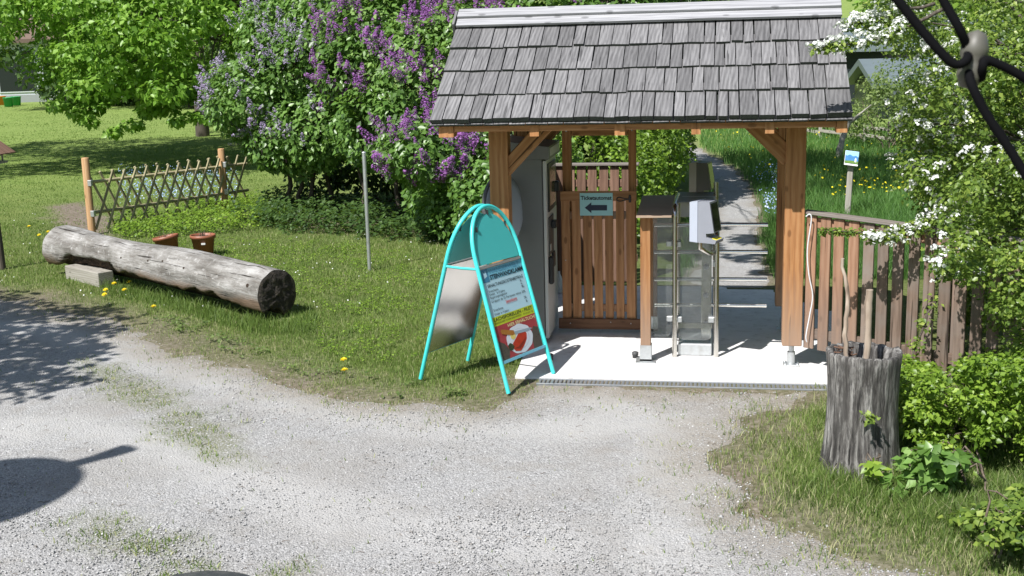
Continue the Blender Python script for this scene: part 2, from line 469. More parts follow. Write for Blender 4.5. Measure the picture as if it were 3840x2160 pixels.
class MB:
    """collects shapes in world space, builds one mesh object"""
    def __init__(s):
        s.v, s.f, s.mi, s.sm = [], [], [], []
    def add(s, verts, faces, mi=0, sm=False):
        k = len(s.v)
        s.v += [tuple(p) for p in verts]
        for f in faces:
            s.f.append(tuple(i + k for i in f))
            s.mi.append(mi)
            s.sm.append(sm)
        return s
    def box(s, lo, hi, mi=0, c=0.0, R=None, at=None):
        lo, hi = Vector(lo), Vector(hi)
        if c <= 0:
            P = [(x, y, z) for x in (lo.x, hi.x) for y in (lo.y, hi.y) for z in (lo.z, hi.z)]
            F = [(0, 1, 3, 2), (4, 6, 7, 5), (0, 4, 5, 1), (2, 3, 7, 6), (0, 2, 6, 4), (1, 5, 7, 3)]
        else:
            P, idx = [], {}
            for ix in (0, 1):
                for iy in (0, 1):
                    for iz in (0, 1):
                        b = Vector((hi.x if ix else lo.x, hi.y if iy else lo.y, hi.z if iz else lo.z))
                        sx, sy, sz = (-c if ix else c), (-c if iy else c), (-c if iz else c)
                        for a, off in (('x', (0, sy, sz)), ('y', (sx, 0, sz)), ('z', (sx, sy, 0))):
                            idx[(ix, iy, iz, a)] = len(P)
                            P.append(tuple(b + Vector(off)))
            F = []
            g = lambda ix, iy, iz, a: idx[(ix, iy, iz, a)]
            for i in (0, 1):
                F.append([g(i, 0, 0, 'x'), g(i, 1, 0, 'x'), g(i, 1, 1, 'x'), g(i, 0, 1, 'x')][::(1 if i else -1)])
                F.append([g(0, i, 0, 'y'), g(1, i, 0, 'y'), g(1, i, 1, 'y'), g(0, i, 1, 'y')][::(-1 if i else 1)])
                F.append([g(0, 0, i, 'z'), g(1, 0, i, 'z'), g(1, 1, i, 'z'), g(0, 1, i, 'z')][::(1 if i else -1)])
            for i in (0, 1):
                for j in (0, 1):
                    F.append([g(i, j, 0, 'x'), g(i, j, 0, 'y'), g(i, j, 1, 'y'), g(i, j, 1, 'x')][::(1 if i == j else -1)])
                    F.append([g(i, 0, j, 'x'), g(i, 1, j, 'x'), g(i, 1, j, 'z'), g(i, 0, j, 'z')][::(1 if i == j else -1)])
                    F.append([g(0, i, j, 'y'), g(0, i, j, 'z'), g(1, i, j, 'z'), g(1, i, j, 'y')][::(1 if i == j else -1)])
            for ix in (0, 1):
                for iy in (0, 1):
                    for iz in (0, 1):
                        F.append([g(ix, iy, iz, 'x'), g(ix, iy, iz, 'y'), g(ix, iy, iz, 'z')][::(1 if (ix + iy + iz) % 2 else -1)])
        if R is not None:
            o = Vector(at) if at is not None else Vector((0, 0, 0))
            P = [tuple(R @ Vector(p) + o) for p in P]
        return s.add(P, F, mi)
    def tube(s, pts, rad, seg=10, mi=0, cap=True, sm=True):
        pts = [Vector(p) for p in pts]
        if not hasattr(rad, '__len__'):
            rad = [rad] * len(pts)
        T = [(pts[min(i + 1, len(pts) - 1)] - pts[max(i - 1, 0)]).normalized() for i in range(len(pts))]
        a = Vector((0, 0, 1)) if abs(T[0].z) < .9 else Vector((1, 0, 0))
        n = (a - T[0] * a.dot(T[0])).normalized()
        V, F = [], []
        for i, p in enumerate(pts):
            n = (n - T[i] * n.dot(T[i])).normalized()
            b = T[i].cross(n)
            for j in range(seg):
                t = 2 * math.pi * j / seg
                V.append(p + (n * math.cos(t) + b * math.sin(t)) * rad[i])
        for i in range(len(pts) - 1):
            for j in range(seg):
                k = (j + 1) % seg
                F.append((i * seg + j, i * seg + k, (i + 1) * seg + k, (i + 1) * seg + j))
        s.add(V, F, mi, sm)
        if cap:
            s.add(V[:seg], [tuple(reversed(range(seg)))], mi)
            s.add(V[-seg:], [tuple(range(seg))], mi)
        return s
    def lathe(s, prof, at=(0, 0, 0), seg=24, mi=0, R=None, sm=True):
        V, F = [], []
        at = Vector(at)
        for r, z in prof:
            for j in range(seg):
                t = 2 * math.pi * j / seg
                p = Vector((r * math.cos(t), r * math.sin(t), z))
                V.append((R @ p if R is not None else p) + at)
        for i in range(len(prof) - 1):
            for j in range(seg):
                k = (j + 1) % seg
                F.append((i * seg + j, i * seg + k, (i + 1) * seg + k, (i + 1) * seg + j))
        return s.add(V, F, mi, sm)
    def prism(s, poly, fn, d0, d1, mi=0):
        """poly 2D, fn(a,b,d)->3D; extruded from d0 to d1"""
        n = len(poly)
        V = [fn(a, b, d0) for a, b in poly] + [fn(a, b, d1) for a, b in poly]
        F = [tuple(range(n)), tuple(reversed(range(n, 2 * n)))]
        for i in range(n):
            k = (i + 1) % n
            F.append((i, i + n, k + n, k))
        return s.add(V, F, mi)
    def mesh(s, name, mats, origin=(0, 0, 0)):
        o = Vector(origin)
        me = bpy.data.meshes.new(name)
        me.from_pydata([(p[0] - o.x, p[1] - o.y, p[2] - o.z) for p in s.v], [], s.f)
        for m in (mats if isinstance(mats, (list, tuple)) else [mats]):
            me.materials.append(M[m] if isinstance(m, str) else m)
        me.polygons.foreach_set('material_index', s.mi)
        me.polygons.foreach_set('use_smooth', s.sm)
        import bmesh
        bm = bmesh.new()
        bm.from_mesh(me)
        bmesh.ops.recalc_face_normals(bm, faces=bm.faces)
        bm.to_mesh(me)
        bm.free()
        return me
    def obj(s, name, mats, parent=None, origin=None):
        if origin is None:
            a = np.array(s.v)
            origin = ((a[:, 0].min() + a[:, 0].max()) / 2, (a[:, 1].min() + a[:, 1].max()) / 2, a[:, 2].min())
        return link(name, s.mesh(name, mats, origin), parent, origin)

_boardcache = {}
def beam(name, p0, p1, w, t, mat, parent=None, side=None, ch=.004, share=False):
    """board from p0 to p1 (centre line); w across, t thick along 'side' normal; grain along local Z"""
    p0, p1 = Vector(p0), Vector(p1)
    z = (p1 - p0).normalized()
    L = (p1 - p0).length
    sd = Vector(side) if side is not None else Vector((0, 1, 0))
    y = (sd - z * sd.dot(z)).normalized()
    x = y.cross(z)
    key = (round(w, 4), round(t, 4), round(L, 3), mat, ch)
    if share and key in _boardcache:
        me = _boardcache[key]
    else:
        me = MB().box((-w / 2, -t / 2, 0), (w / 2, t / 2, L), 0, ch).mesh(name, mat)
        _boardcache[key] = me
    mw = Matrix(((x.x, y.x, z.x, p0.x), (x.y, y.y, z.y, p0.y), (x.z, y.z, z.z, p0.z), (0, 0, 0, 1)))
    return link(name, me, parent, mw=mw)

def npmesh(name, V, F, mat, rnd=None, smooth_=False, origin=(0, 0, 0)):
    V = np.asarray(V, np.float32) - np.asarray(origin, np.float32)
    F = np.asarray(F, np.int32)
    me = bpy.data.meshes.new(name)
    k = F.shape[1]
    me.vertices.add(len(V))
    me.vertices.foreach_set('co', V.ravel())
    me.loops.add(F.size)
    me.loops.foreach_set('vertex_index', F.ravel())
    me.polygons.add(len(F))
    me.polygons.foreach_set('loop_start', np.arange(0, F.size, k, dtype=np.int32))
    me.polygons.foreach_set('loop_total', np.full(len(F), k, np.int32))
    if smooth_:
        me.polygons.foreach_set('use_smooth', np.ones(len(F), bool))
    if rnd is not None:
        for nm, arr in (rnd.items() if isinstance(rnd, dict) else (('rnd', rnd),)):
            at = me.attributes.new(nm, 'FLOAT', 'POINT')
            at.data.foreach_set('value', np.asarray(arr, np.float32))
    me.update(calc_edges=True)
    me.validate()
    me.materials.append(M[mat] if isinstance(mat, str) else mat)
    return me

def text_mesh(txt, size, bold=0.0, align='LEFT', sx=1.0):
    cu = bpy.data.curves.new('lettering', 'FONT')
    cu.body = txt
    cu.size = size
    cu.align_x = align
    cu.offset = bold
    cu.extrude = 0
    cu.resolution_u = 3
    o = bpy.data.objects.new('lettering', cu)
    COL.objects.link(o)
    dg = bpy.context.evaluated_depsgraph_get()
    dg.update()
    me = bpy.data.meshes.new_from_object(o.evaluated_get(dg))
    bpy.data.objects.remove(o)
    bpy.data.curves.remove(cu)
    if sx != 1.0:
        for v in me.vertices:
            v.co.x *= sx
    return me

def text_obj(name, txt, size, mat, mw, parent, bold=0.0, align='LEFT', sx=1.0, width=None):
    me = text_mesh(txt, size, bold, align, sx)
    if width and len(me.vertices):
        xs = [v.co.x for v in me.vertices]
        k = width / (max(xs) - min(xs))
        for v in me.vertices:
            v.co.x *= k
    me.materials.clear()
    me.materials.append(M[mat])
    return link(name, me, parent, mw=mw)

def structure(o):
    o['kind'] = 'structure'
    return o

# ------------------------------------------------------------------ layout of the ground
GP = lambda L: [tuple(ground_pt(x, y)[:2]) for x, y in L]
GRAVEL = GP([(0, 742), (150, 770), (330, 812), (480, 868), (600, 905), (700, 945), (850, 985), (1000, 1008), (1150, 1015), (1270, 992), (1330, 966)])
GRAVEL += [(-1.97, -.64), (.34, -.64)] + GP([(2040, 985), (1960, 1030), (1870, 1085), (1835, 1130), (1870, 1200), (1910, 1260), (2010, 1320), (2100, 1365), (2250, 1420), (2350, 1449)])
GRAVEL += [(.9, -5), (1.2, -8), (3, -14), (-16, -14), (-20, -2), (-14, 5.2)]
PATH_C = [(-.42, 3.36), (-.38, 5), (-.30, 7), (-.22, 9), (-.22, 11), (-.32, 13.5), (-.58, 16), (-.98, 19), (-1.5, 22), (-2.6, 26), (-4.5, 30)]
PATH_W = [.50, .44, .40, .39, .39, .39, .39, .38, .38, .38, .38]
pa, pb = [], []
for i, (x, y) in enumerate(PATH_C):
    a = PATH_C[max(i - 1, 0)]
    b = PATH_C[min(i + 1, len(PATH_C) - 1)]
    t = Vector((b[0] - a[0], b[1] - a[1])).normalized()
    pa.append((x - t.y * PATH_W[i], y + t.x * PATH_W[i]))
    pb.append((x + t.y * PATH_W[i], y - t.x * PATH_W[i]))
PATH = pa + pb[::-1]
SLAB = [(-2.18, -.478), (.62, -.478), (.62, 2.2), (.10, 3.36), (-2.56, 3.36), (-2.50, .62), (-2.22, .2)]

def gravel_sd(x, y):
    d = poly_sdf(x, y, GRAVEL)
    return d + (vnoise(x, y, 2.2, 3, 4) - .5) * .55 + (vnoise(x, y, 11, 5, 2) - .5) * .12
def path_sd(x, y):
    return poly_sdf(x, y, PATH) + (vnoise(x, y, 3, 8, 3) - .5) * .25
def slab_sd(x, y):
    return poly_sdf(x, y, SLAB)
def moss_f(x, y):
    """grassy middle strip between the wheel tracks"""
    p = project(np.stack([x, y, np.zeros_like(x)], 1)) if np.ndim(x) == 1 else None
    return p
STRIP = GP([(215, 905), (330, 935), (430, 985), (530, 1040), (640, 1120), (660, 1165), (560, 1150), (430, 1080), (330, 1010), (210, 950)])
STRIP2 = GP([(170, 1255), (330, 1300), (520, 1420), (700, 1449), (420, 1449), (230, 1340), (150, 1290)])
DIRT = GP([(110, 520), (215, 505), (300, 560), (250, 620), (160, 590)])
def height(x, y):
    r = np.hypot(x - CAM[0], y - CAM[1])
    h = -.012 + (vnoise(x, y, .6, 1, 3) - .5) * .05 * smooth(6.5, 12, r)
    h = h + np.clip(r - 100, 0, None) * .14 * (.75 + .5 * vnoise(x, y, .012, 21, 2))
    return h

def lines(lo, hi, step, far):
    a = list(np.arange(lo, hi + 1e-6, step))
    s, v = step, lo
    left = []
    while v > -far:
        s *= 1.22
        v -= s
        left.append(v)
    s, v = step, a[-1]
    right = []
    while v < far:
        s *= 1.22
        v += s
        right.append(v)
    return np.array(left[::-1] + a + right)

def grid(xs, ys, keep=None):
    X, Y = np.meshgrid(xs, ys)
    nx, ny = len(xs), len(ys)
    I = np.arange(nx * ny).reshape(ny, nx)
    F = np.stack([I[:-1, :-1], I[:-1, 1:], I[1:, 1:], I[1:, :-1]], -1).reshape(-1, 4)
    return X.ravel(), Y.ravel(), F

def compact(V, F, attrs):
    used = np.unique(F)
    mp = np.full(len(V), -1)
    mp[used] = np.arange(len(used))
    return V[used], mp[F], {k: a[used] for k, a in attrs.items()}

# ground material: soil with short turf
def ground_mat():
    m, nt, b, o = new_mat('turf_ground')
    g = N(nt, 'ShaderNodeNewGeometry').outputs['Position']
    n1 = noise(nt, g, 1.3, 5, .6)
    n2 = noise(nt, g, 22, 5, .7)
    n3 = noise(nt, g, 90, 3, .7)
    c = ramp(nt, n2, [(.3, (.065, .095, .028)), (.5, (.13, .17, .05)), (.7, (.20, .23, .085))])
    c = mix(nt, c, (.21, .225, .075), ramp(nt, n1, [(.45, (0, 0, 0)), (.75, (.7, .7, .7))]))
    c = mix(nt, c, mix(nt, c, (.75, .75, .75), 1.0, 'MULTIPLY'), ramp(nt, n3, [(.4, (1, 1, 1)), (.6, (0, 0, 0))]))
    far = N(nt, 'ShaderNodeAttribute', attribute_name='far').outputs['Fac']
    c = mix(nt, c, ramp(nt, n1, [(.3, (.17, .25, .06)), (.7, (.23, .30, .085))]), far)
    soil = N(nt, 'ShaderNodeAttribute', attribute_name='soil').outputs['Fac']
    s = mathn(nt, 'MULTIPLY', soil, 1.0)
    sc = ramp(nt, n2, [(.3, (.12, .095, .07)), (.55, (.22, .18, .145)), (.75, (.34, .30, .26))])
    edge = mathn(nt, 'ADD', s, mathn(nt, 'MULTIPLY', mathn(nt, 'SUBTRACT', n2, .5), .9), True)
    c = mix(nt, c, sc, edge)
    nt.links.new(c, b.inputs['Base Color'])
    b.inputs['Roughness'].default_value = .95
    b.inputs['Specular IOR Level'].default_value = .1
    bump(nt, b, mathn(nt, 'ADD', n2, mathn(nt, 'MULTIPLY', n3, .6)), .7, .03)
    return m
M['ground'] = ground_mat()

def gravel_mat():
    m, nt, b, o = new_mat('gravel')
    g = N(nt, 'ShaderNodeNewGeometry').outputs['Position']
    vo = N(nt, 'ShaderNodeTexVoronoi')
    vo.inputs['Scale'].default_value = 70
    nt.links.new(g, vo.inputs['Vector'])
    v2 = N(nt, 'ShaderNodeTexVoronoi')
    v2.inputs['Scale'].default_value = 150
    nt.links.new(g, v2.inputs['Vector'])
    n1 = noise(nt, g, .9, 4, .55)
    n2 = noise(nt, g, 7, 5, .65)
    n3 = noise(nt, g, 60, 4, .7)
    sep = N(nt, 'ShaderNodeSeparateColor')
    nt.links.new(vo.outputs['Color'], sep.inputs[0])
    sep2 = N(nt, 'ShaderNodeSeparateColor')
    nt.links.new(v2.outputs['Color'], sep2.inputs[0])
    c = ramp(nt, sep.outputs[0], [(0, (.19, .187, .183)), (.4, (.31, .306, .30)), (.8, (.40, .396, .388)), (1, (.56, .555, .55))])
    c2 = ramp(nt, sep2.outputs[0], [(0, (.18, .177, .173)), (.5, (.34, .336, .33)), (1, (.52, .515, .51))])
    c = mix(nt, c, c2, ramp(nt, n2, [(.35, (.25, .25, .25)), (.6, (.9, .9, .9))]))
    c = mix(nt, c, (.31, .295, .275), ramp(nt, n1, [(.45, (0, 0, 0)), (.66, (.6, .6, .6))]))
    tk = N(nt, 'ShaderNodeAttribute', attribute_name='track').outputs['Fac']
    c = mix(nt, c, (.44, .433, .42), mathn(nt, 'MULTIPLY', tk, ramp(nt, n2, [(.3, (.35, .35, .35)), (.65, (.9, .9, .9))])))
    c = mix(nt, c, (.28, .262, .238), mathn(nt, 'MULTIPLY', ramp(nt, noise(nt, g, 2.6, 5, .65), [(.54, (0, 0, 0)), (.74, (.7, .7, .7))]), mathn(nt, 'SUBTRACT', 1.0, tk)))
    sm = N(nt, 'ShaderNodeAttribute', attribute_name='soil').outputs['Fac']
    e = mathn(nt, 'ADD', sm, mathn(nt, 'MULTIPLY', mathn(nt, 'SUBTRACT', n2, .5), 1.1), True)
    c = mix(nt, c, ramp(nt, n3, [(.3, (.15, .125, .09)), (.7, (.33, .29, .23))]), mathn(nt, 'MULTIPLY', e, .75))
    ms = N(nt, 'ShaderNodeAttribute', attribute_name='moss').outputs['Fac']
    e2 = mathn(nt, 'MULTIPLY', ms, ramp(nt, n3, [(.42, (0, 0, 0)), (.56, (1, 1, 1))]), True)
    c = mix(nt, c, (.135, .145, .055), mathn(nt, 'MULTIPLY', e2, .8))
    nt.links.new(c, b.inputs['Base Color'])
    b.inputs['Roughness'].default_value = .92
    b.inputs['Specular IOR Level'].default_value = .15
    h = mathn(nt, 'ADD', mathn(nt, 'MULTIPLY', vo.outputs['Distance'], -1.0), mathn(nt, 'ADD', mathn(nt, 'MULTIPLY', v2.outputs['Distance'], -.5), mathn(nt, 'MULTIPLY', n3, .6)))
    bump(nt, b, h, .7, .011)
    return m
M['gravel'] = gravel_mat()

def concrete_mat():
    m, nt, b, o = new_mat('pale_concrete')
    g = N(nt, 'ShaderNodeNewGeometry').outputs['Position']
    n1 = noise(nt, g, 2.5, 5, .6)
    n2 = noise(nt, g, 45, 5, .7)
    c = ramp(nt, n1, [(.3, (.62, .61, .60)), (.7, (.74, .735, .73))])
    c = mix(nt, c, (.34, .33, .31), ramp(nt, n2, [(.64, (0, 0, 0)), (.72, (.85, .85, .85))]))
    n3 = noise(nt, g, 9, 6, .75)
    c = mix(nt, c, (.42, .40, .37), ramp(nt, n3, [(.52, (0, 0, 0)), (.70, (.75, .75, .75))]))
    vs_ = N(nt, 'ShaderNodeTexVoronoi')
    vs_.inputs['Scale'].default_value = 11
    nt.links.new(g, vs_.inputs['Vector'])
    c = mix(nt, c, (.16, .15, .13), ramp(nt, vs_.outputs['Distance'], [(.05, (.9, .9, .9)), (.075, (0, 0, 0))]))
    nt.links.new(c, b.inputs['Base Color'])
    b.inputs['Roughness'].default_value = .85
    bump(nt, b, n2, .15, .004)
    return m
M['concrete'] = concrete_mat()

# ground sheet
xs, ys = lines(-13, 4.5, .12, 420), lines(-6.5, 14, .12, 420)
X, Y_, F = grid(xs, ys)
gs = gravel_sd(X, Y_)
ps = path_sd(X, Y_)
ss = slab_sd(X, Y_)
H = height(X, Y_)
H = H - .03 * smooth(.02, .25, np.maximum(gs, ps)) - .06 * smooth(.13, .3, ss)
dist = np.hypot(X - CAM[0], Y_ - CAM[1])
soil = np.maximum(smooth(-.85, .15, gs) * (.55 + .6 * vnoise(X, Y_, 2.0, 35, 3)), smooth(-.25, .1, ps)) * .9
soil = np.maximum(soil, smooth(-.25, .25, poly_sdf(X, Y_, DIRT) + (vnoise(X, Y_, 2.5, 31) - .5) * .6))
soil = np.maximum(soil, .75 * smooth(.1, -.25, np.hypot((X + 5.3) / 2.6, (Y_ - 9.0) / 2.2) - 1))
me = npmesh('ground', np.stack([X, Y_, H], 1), F, 'ground', {'soil': soil, 'far': smooth(16, 34, dist)}, True)
structure(link('ground', me))

# gravel yard
xs, ys = lines(-9.5, 1.6, .06, 12)[0:], lines(-6.2, 3.2, .06, 8)
xs = xs[(xs > -20) & (xs < 3)]
ys = ys[(ys > -14) & (ys < 6)]
X, Y_, F = grid(xs, ys)
gs = gravel_sd(X, Y_)
ss = slab_sd(X, Y_)
fc = gs[F].mean(1)
F = F[(fc > 0) & (ss[F].max(1) < .10)]
Hh = height(X, Y_) + .006 * smooth(0, .15, gs) - .012
rut = (vnoise(X, Y_, 1.2, 41, 3) - .5) * .02
soil = smooth(.75, -.05, gs)
TRACKS = [GP([(-80, 815), (120, 830), (330, 880), (560, 960), (760, 1010), (1000, 1060), (1300, 1080), (1700, 1060)]), GP([(-80, 1090), (150, 1060), (330, 1090), (520, 1170), (760, 1260), (1050, 1330), (1400, 1360)]), GP([(1500, 1000), (1650, 1060), (1720, 1180), (1650, 1320), (1700, 1449)])]
track = np.zeros(len(X))
for tr in TRACKS:
    for (ax_, ay_), (bx_, by_) in zip(tr[:-1], tr[1:]):
        ex, ey = bx_ - ax_, by_ - ay_
        tt = np.clip(((X - ax_) * ex + (Y_ - ay_) * ey) / (ex * ex + ey * ey), 0, 1)
        dd_ = np.hypot(X - ax_ - tt * ex, Y_ - ay_ - tt * ey) + (vnoise(X, Y_, 2.5, 57, 3) - .5) * .35
        track = np.maximum(track, smooth(.42, .08, dd_))
moss = np.maximum(smooth(-.22, .18, poly_sdf(X, Y_, STRIP) + (vnoise(X, Y_, 4, 51) - .5) * .5), .8 * smooth(-.22, .18, poly_sdf(X, Y_, STRIP2) + (vnoise(X, Y_, 4, 52) - .5) * .6))
V, F2, A = compact(np.stack([X, Y_, Hh + rut * smooth(.1, .5, gs)], 1), F, {'soil': soil, 'moss': moss, 'track': track})
structure(link('gravel_yard', npmesh('gravel_yard', V, F2, 'gravel', A, True)))

# footpath behind the shelter
xs, ys = np.arange(-6, 1.2, .07), np.arange(3.2, 31, .07)
X, Y_, F = grid(xs, ys)
pv = path_sd(X, Y_) + (vnoise(X, Y_, 9, 18, 2) - .5) * .2
F = F[(pv[F].mean(1) > 0) & (slab_sd(X, Y_)[F].max(1) < .1)]
V, F2, A = compact(np.stack([X, Y_, height(X, Y_) - .006], 1), F, {'soil': smooth(.28, .0, pv) * .8, 'moss': 0 * pv})
structure(link('footpath', npmesh('footpath', V, F2, 'gravel', A, True)))

# concrete slab
mb = MB()
mb.prism(SLAB, lambda a, b, d: (a, b, d), 0.0, -.14)
structure(mb.obj('concrete_slab', 'concrete', origin=(0, 0, 0)))

# drain channel
dr = thing('drain_channel', 'dark grated drain channel along the front edge of the pale slab', 'drain', (-.8, -.56, -.1))
mb = MB()
for y0, y1 in ((-.632, -.612), (-.498, -.482)):
    mb.box((-1.98, y0, -.08), (.36, y1, -.004), 0, .003)
mb.box((-1.98, -.612, -.10), (.36, -.498, -.08))
mb.obj('channel_frame', 'grate', dr)
bar = MB().box((-.011, -.0565, -.022), (.011, .0565, 0), 0, .003).mesh('grate_bar', 'grate')
x = -1.96
while x < .35:
    link('grate_bar', bar, dr, (x, -.555, -.006))
    x += .034

# ------------------------------------------------------------------ entrance shelter
XL, XR, OV, HE, TS = -2.8056, .4582, .5202, 2.0915, .6728
CT = 1 / math.sqrt(1 + TS * TS)
ST = TS * CT
YR = .71
def roof_pt(x, s, lift=0.0, back=False):
    y, z = -OV + s * CT - lift * ST, HE + s * ST + lift * CT
    return Vector((x, 2 * YR - y if back else y, z))

sh = thing('entrance_shelter', 'timber entrance shelter with grey shingled gable roof over the turnstile', 'shelter', (-1.14, .71, 0))
for (x0, y0, zb) in ((0, 0, .18), (-2.4366, 0, .18), (0, 1.26, .24), (-2.4366, 1.26, .24)):
    p = beam('post', (x0 + .08, y0 + .08, zb), (x0 + .08, y0 + .08, 2.0), .16, .16, 'timber', sh, ch=.006)
    mb = MB()
    mb.tube([(x0 + .08, y0 + .08, .005), (x0 + .08, y0 + .08, zb + .02)], .022, 14)
    mb.tube([(x0 + .08, y0 + .08, .005), (x0 + .08, y0 + .08, .115)], .033, 14)
    mb.box((x0 + .015, y0 + .015, .001), (x0 + .145, y0 + .145, .013), 0, .002)
    for sx in (.03, .13):
        for sy in (.03, .13):
            mb.lathe([(.009, .013), (.009, .022), (.0, .022)], (x0 + sx, y0 + sy, 0), 6)
    mb.obj('steel_foot', 'galv', p)
for y0, y1 in ((.012, .148), (1.272, 1.408)):
    beam('wall_plate', (XL + .06, (y0 + y1) / 2, 2.10), (XR - .06, (y0 + y1) / 2, 2.10), .19, y1 - y0, 'timber', sh, side=(0, 1, 0))
# knee braces (front and back)
for yc in (.085, 1.34):
    beam('knee_brace', (-2.318, yc, 1.655), (-1.93, yc, 2.055), .125, .10, 'timber', sh, side=(0, 1, 0))
    beam('knee_brace', (.035, yc, 1.735), (-.325, yc, 2.085), .15, .10, 'timber', sh, side=(0, 1, 0))
# rafters with square-cut tails
for xc, w in ((-2.69, .12), (-1.976, .072), (-1.30, .08), (-.71, .07), (-.152, .068), (.385, .08)):
    zt = lambda y: HE - .058 + (y + OV) * TS
    P = [(-.474, 1.978), (-.474, zt(-.474)), (YR, zt(YR)), (2 * YR + .474, zt(-.474)), (2 * YR + .474, 1.978), (2 * YR + .36, 1.978), (YR, zt(YR) - .17), (-.36, 1.978)]
    mb = MB()
    mb.prism(P, lambda a, b, d: (d, a, b), xc - w / 2, xc + w / 2)
    mb.obj('rafter', 'timber', sh)
for yc in (-.452, 2 * YR + .452):
    beam('fascia_board', (XL + .18, yc, 2.0425), (XR - .115, yc, 2.0425), .047, .026, 'timber', sh, side=(0, 1, 0), ch=.003)
# roof deck, coloured near black to paint shade into the shingle gaps
mb = MB()
for bk in (False, True):
    a, b = roof_pt(XL + .02, .03, -.028, bk), roof_pt(XR - .02, .03, -.028, bk)
    c, d = roof_pt(XR - .02, 1.46, -.028, bk), roof_pt(XL + .02, 1.46, -.028, bk)
    nrm = Vector((0, (ST if bk else -ST), CT)) * .018
    V = [a, b, c, d] + [p + nrm for p in (a, b, c, d)]
    mb.add(V, [(0, 1, 2, 3), (7, 6, 5, 4), (0, 4, 5, 1), (1, 5, 6, 2), (2, 6, 7, 3), (3, 7, 4, 0)])
mb.obj('roof_deck', 'shingle_end_gap_shade', sh)
# shingles
def shingle(x0, x1, s0, s1, l0, l1, th, bk, skew=0.0):
    c = roof_pt((x0 + x1) / 2, s0, 0, bk)
    z = (roof_pt(0, s1, l1, bk) - roof_pt(0, s0, l0, bk)).normalized()
    n = Vector((0, ST if bk else -ST, CT))
    n = (n - z * n.dot(z)).normalized()
    xx = n.cross(z) * -1 if bk else n.cross(z) * -1
    xx = Vector((1, 0, 0))
    L = s1 - s0
    w = (x1 - x0) / 2
    j = lambda a: random.uniform(-a, a)
    base = n * l0
    P = []
    for zz, tt in ((0, th), (L, th * .35)):
        for sx in (-1, 1):
            e = j(.004) if zz == 0 else 0
            P.append((sx * w + j(.0012), 0, zz + e))
            P.append((sx * w + j(.0012), tt, zz + e * 1.2))
    F = [(0, 1, 3, 2), (4, 6, 7, 5), (0, 4, 5, 1), (2, 3, 7, 6), (0, 2, 6, 4), (1, 5, 7, 3)]
    mb_ = MB().add(P, F)
    mb_.mi[0] = 1
    me = mb_.mesh('shingle', ['shingle', 'shingle_end_gap_shade'])
    o = c + base
    mw = Matrix(((xx.x, n.x, z.x, o.x), (xx.y, n.y, z.y, o.y), (xx.z, n.z, z.z, o.z), (0, 0, 0, 1)))
    if skew:
        mw = mw @ Matrix.Rotation(skew, 4, 'Y')
    return link('shingle', me, sh, mw=mw)
EXP = .3296
for bk in (False, True):
    for i in range(-1, 4):
        x = XL
        while x < XR - .05:
            w = random.choice((.085, .095, .105, .115, .125, .135, .15)) * random.uniform(.95, 1.05)
            if XR - x - w < .07:
                w = XR - x
            gap = random.uniform(.005, .016)
            if i < 0:
                shingle(x, x + w - gap * .6, -.008, .22, -.022, -.012, .016, bk)
            else:
                s1 = min(i * EXP + .46, 1.45)
                shingle(x + gap / 2, x + w - gap / 2, i * EXP + random.uniform(-.006, .006), s1, .006, .002, .036 + random.uniform(-.005, .006), bk, random.uniform(-.006, .006))
            x += w
# ridge boards: two overlapping boards on each side
for bk in (False, True):
    for s0, s1, l0, nm in ((1.296, 1.425, .056, 'ridge_board'), (1.395, 1.512, .082, 'ridge_board')):
        a = (roof_pt(XL + .01, s0, l0, bk) + roof_pt(XL + .01, s1, l0, bk)) / 2
        b = (roof_pt(XR - .0, s0, l0, bk) + roof_pt(XR - .0, s1, l0, bk)) / 2
        nrm = Vector((0, ST if bk else -ST, CT))
        beam(nm, a, b, s1 - s0, .024, 'ridge', sh, side=nrm, ch=.003)
beam('ridge_end_board', roof_pt(XL - .012, 1.29, .03), roof_pt(XL - .012, 1.50, .03), .022, .11, 'shingle', sh, side=(0, -ST, CT), ch=.003)

# gate frame (part of the shelter)
gx0, gx1, gy = -1.975, -1.28, 1.10
beam('gate_stud', (-1.925, gy + .10, .06), (-1.925, gy + .10, 2.04), .085, .07, 'timber', sh)
beam('gate_stud', (-1.318, gy + .10, .06), (-1.318, gy + .10, 2.04), .07, .07, 'timber', sh)
beam('gate_header', (-1.88, gy + .10, 1.885), (-1.355, gy + .10, 1.885), .065, .05, 'timber', sh)
for x in (-1.925, -1.318):
    MB().lathe([(.009, 0), (.009, .006), (.0, .008)], (x, gy + .065, 1.90), 8, 0, Matrix.Rotation(math.pi / 2, 3, 'X')).obj('bolt', 'galv', sh)

# ------------------------------------------------------------------ gate
gt = thing('slatted_gate', 'low reddish brown slatted wooden gate beside the ticket machine', 'gate', (-1.63, gy, 0))
for a, b in ((1416, 1438), (1443, 1464.5), (1471, 1493), (1498, 1519), (1525.6, 1546), (1553, 1573), (1579, 1601)):
    xa, xb = -1.983 + (a - 1414) * (.697 / 187.5), -1.983 + (b - 1414) * (.697 / 187.5)
    beam('gate_board', ((xa + xb) / 2, gy + .004, .135), ((xa + xb) / 2 + random.uniform(-.002, .002), gy + .004, 1.346), xb - xa, .022, 'gate', gt, ch=.003)
beam('top_rail', (gx0 - .004, gy - .014, 1.305), (gx1 + .004, gy - .014, 1.305), .092, .012, 'gate', gt, ch=.002)
beam('bottom_rail', (-2.01, gy - .022, .095), (-1.238, gy - .022, .095), .10, .03, 'darkboard', gt, ch=.003)
for z in (.24, 1.12):
    beam('back_rail', (gx0 + .02, gy + .032, z), (gx1 - .02, gy + .032, z), .07, .028, 'timber_grey', gt)
mb = MB()
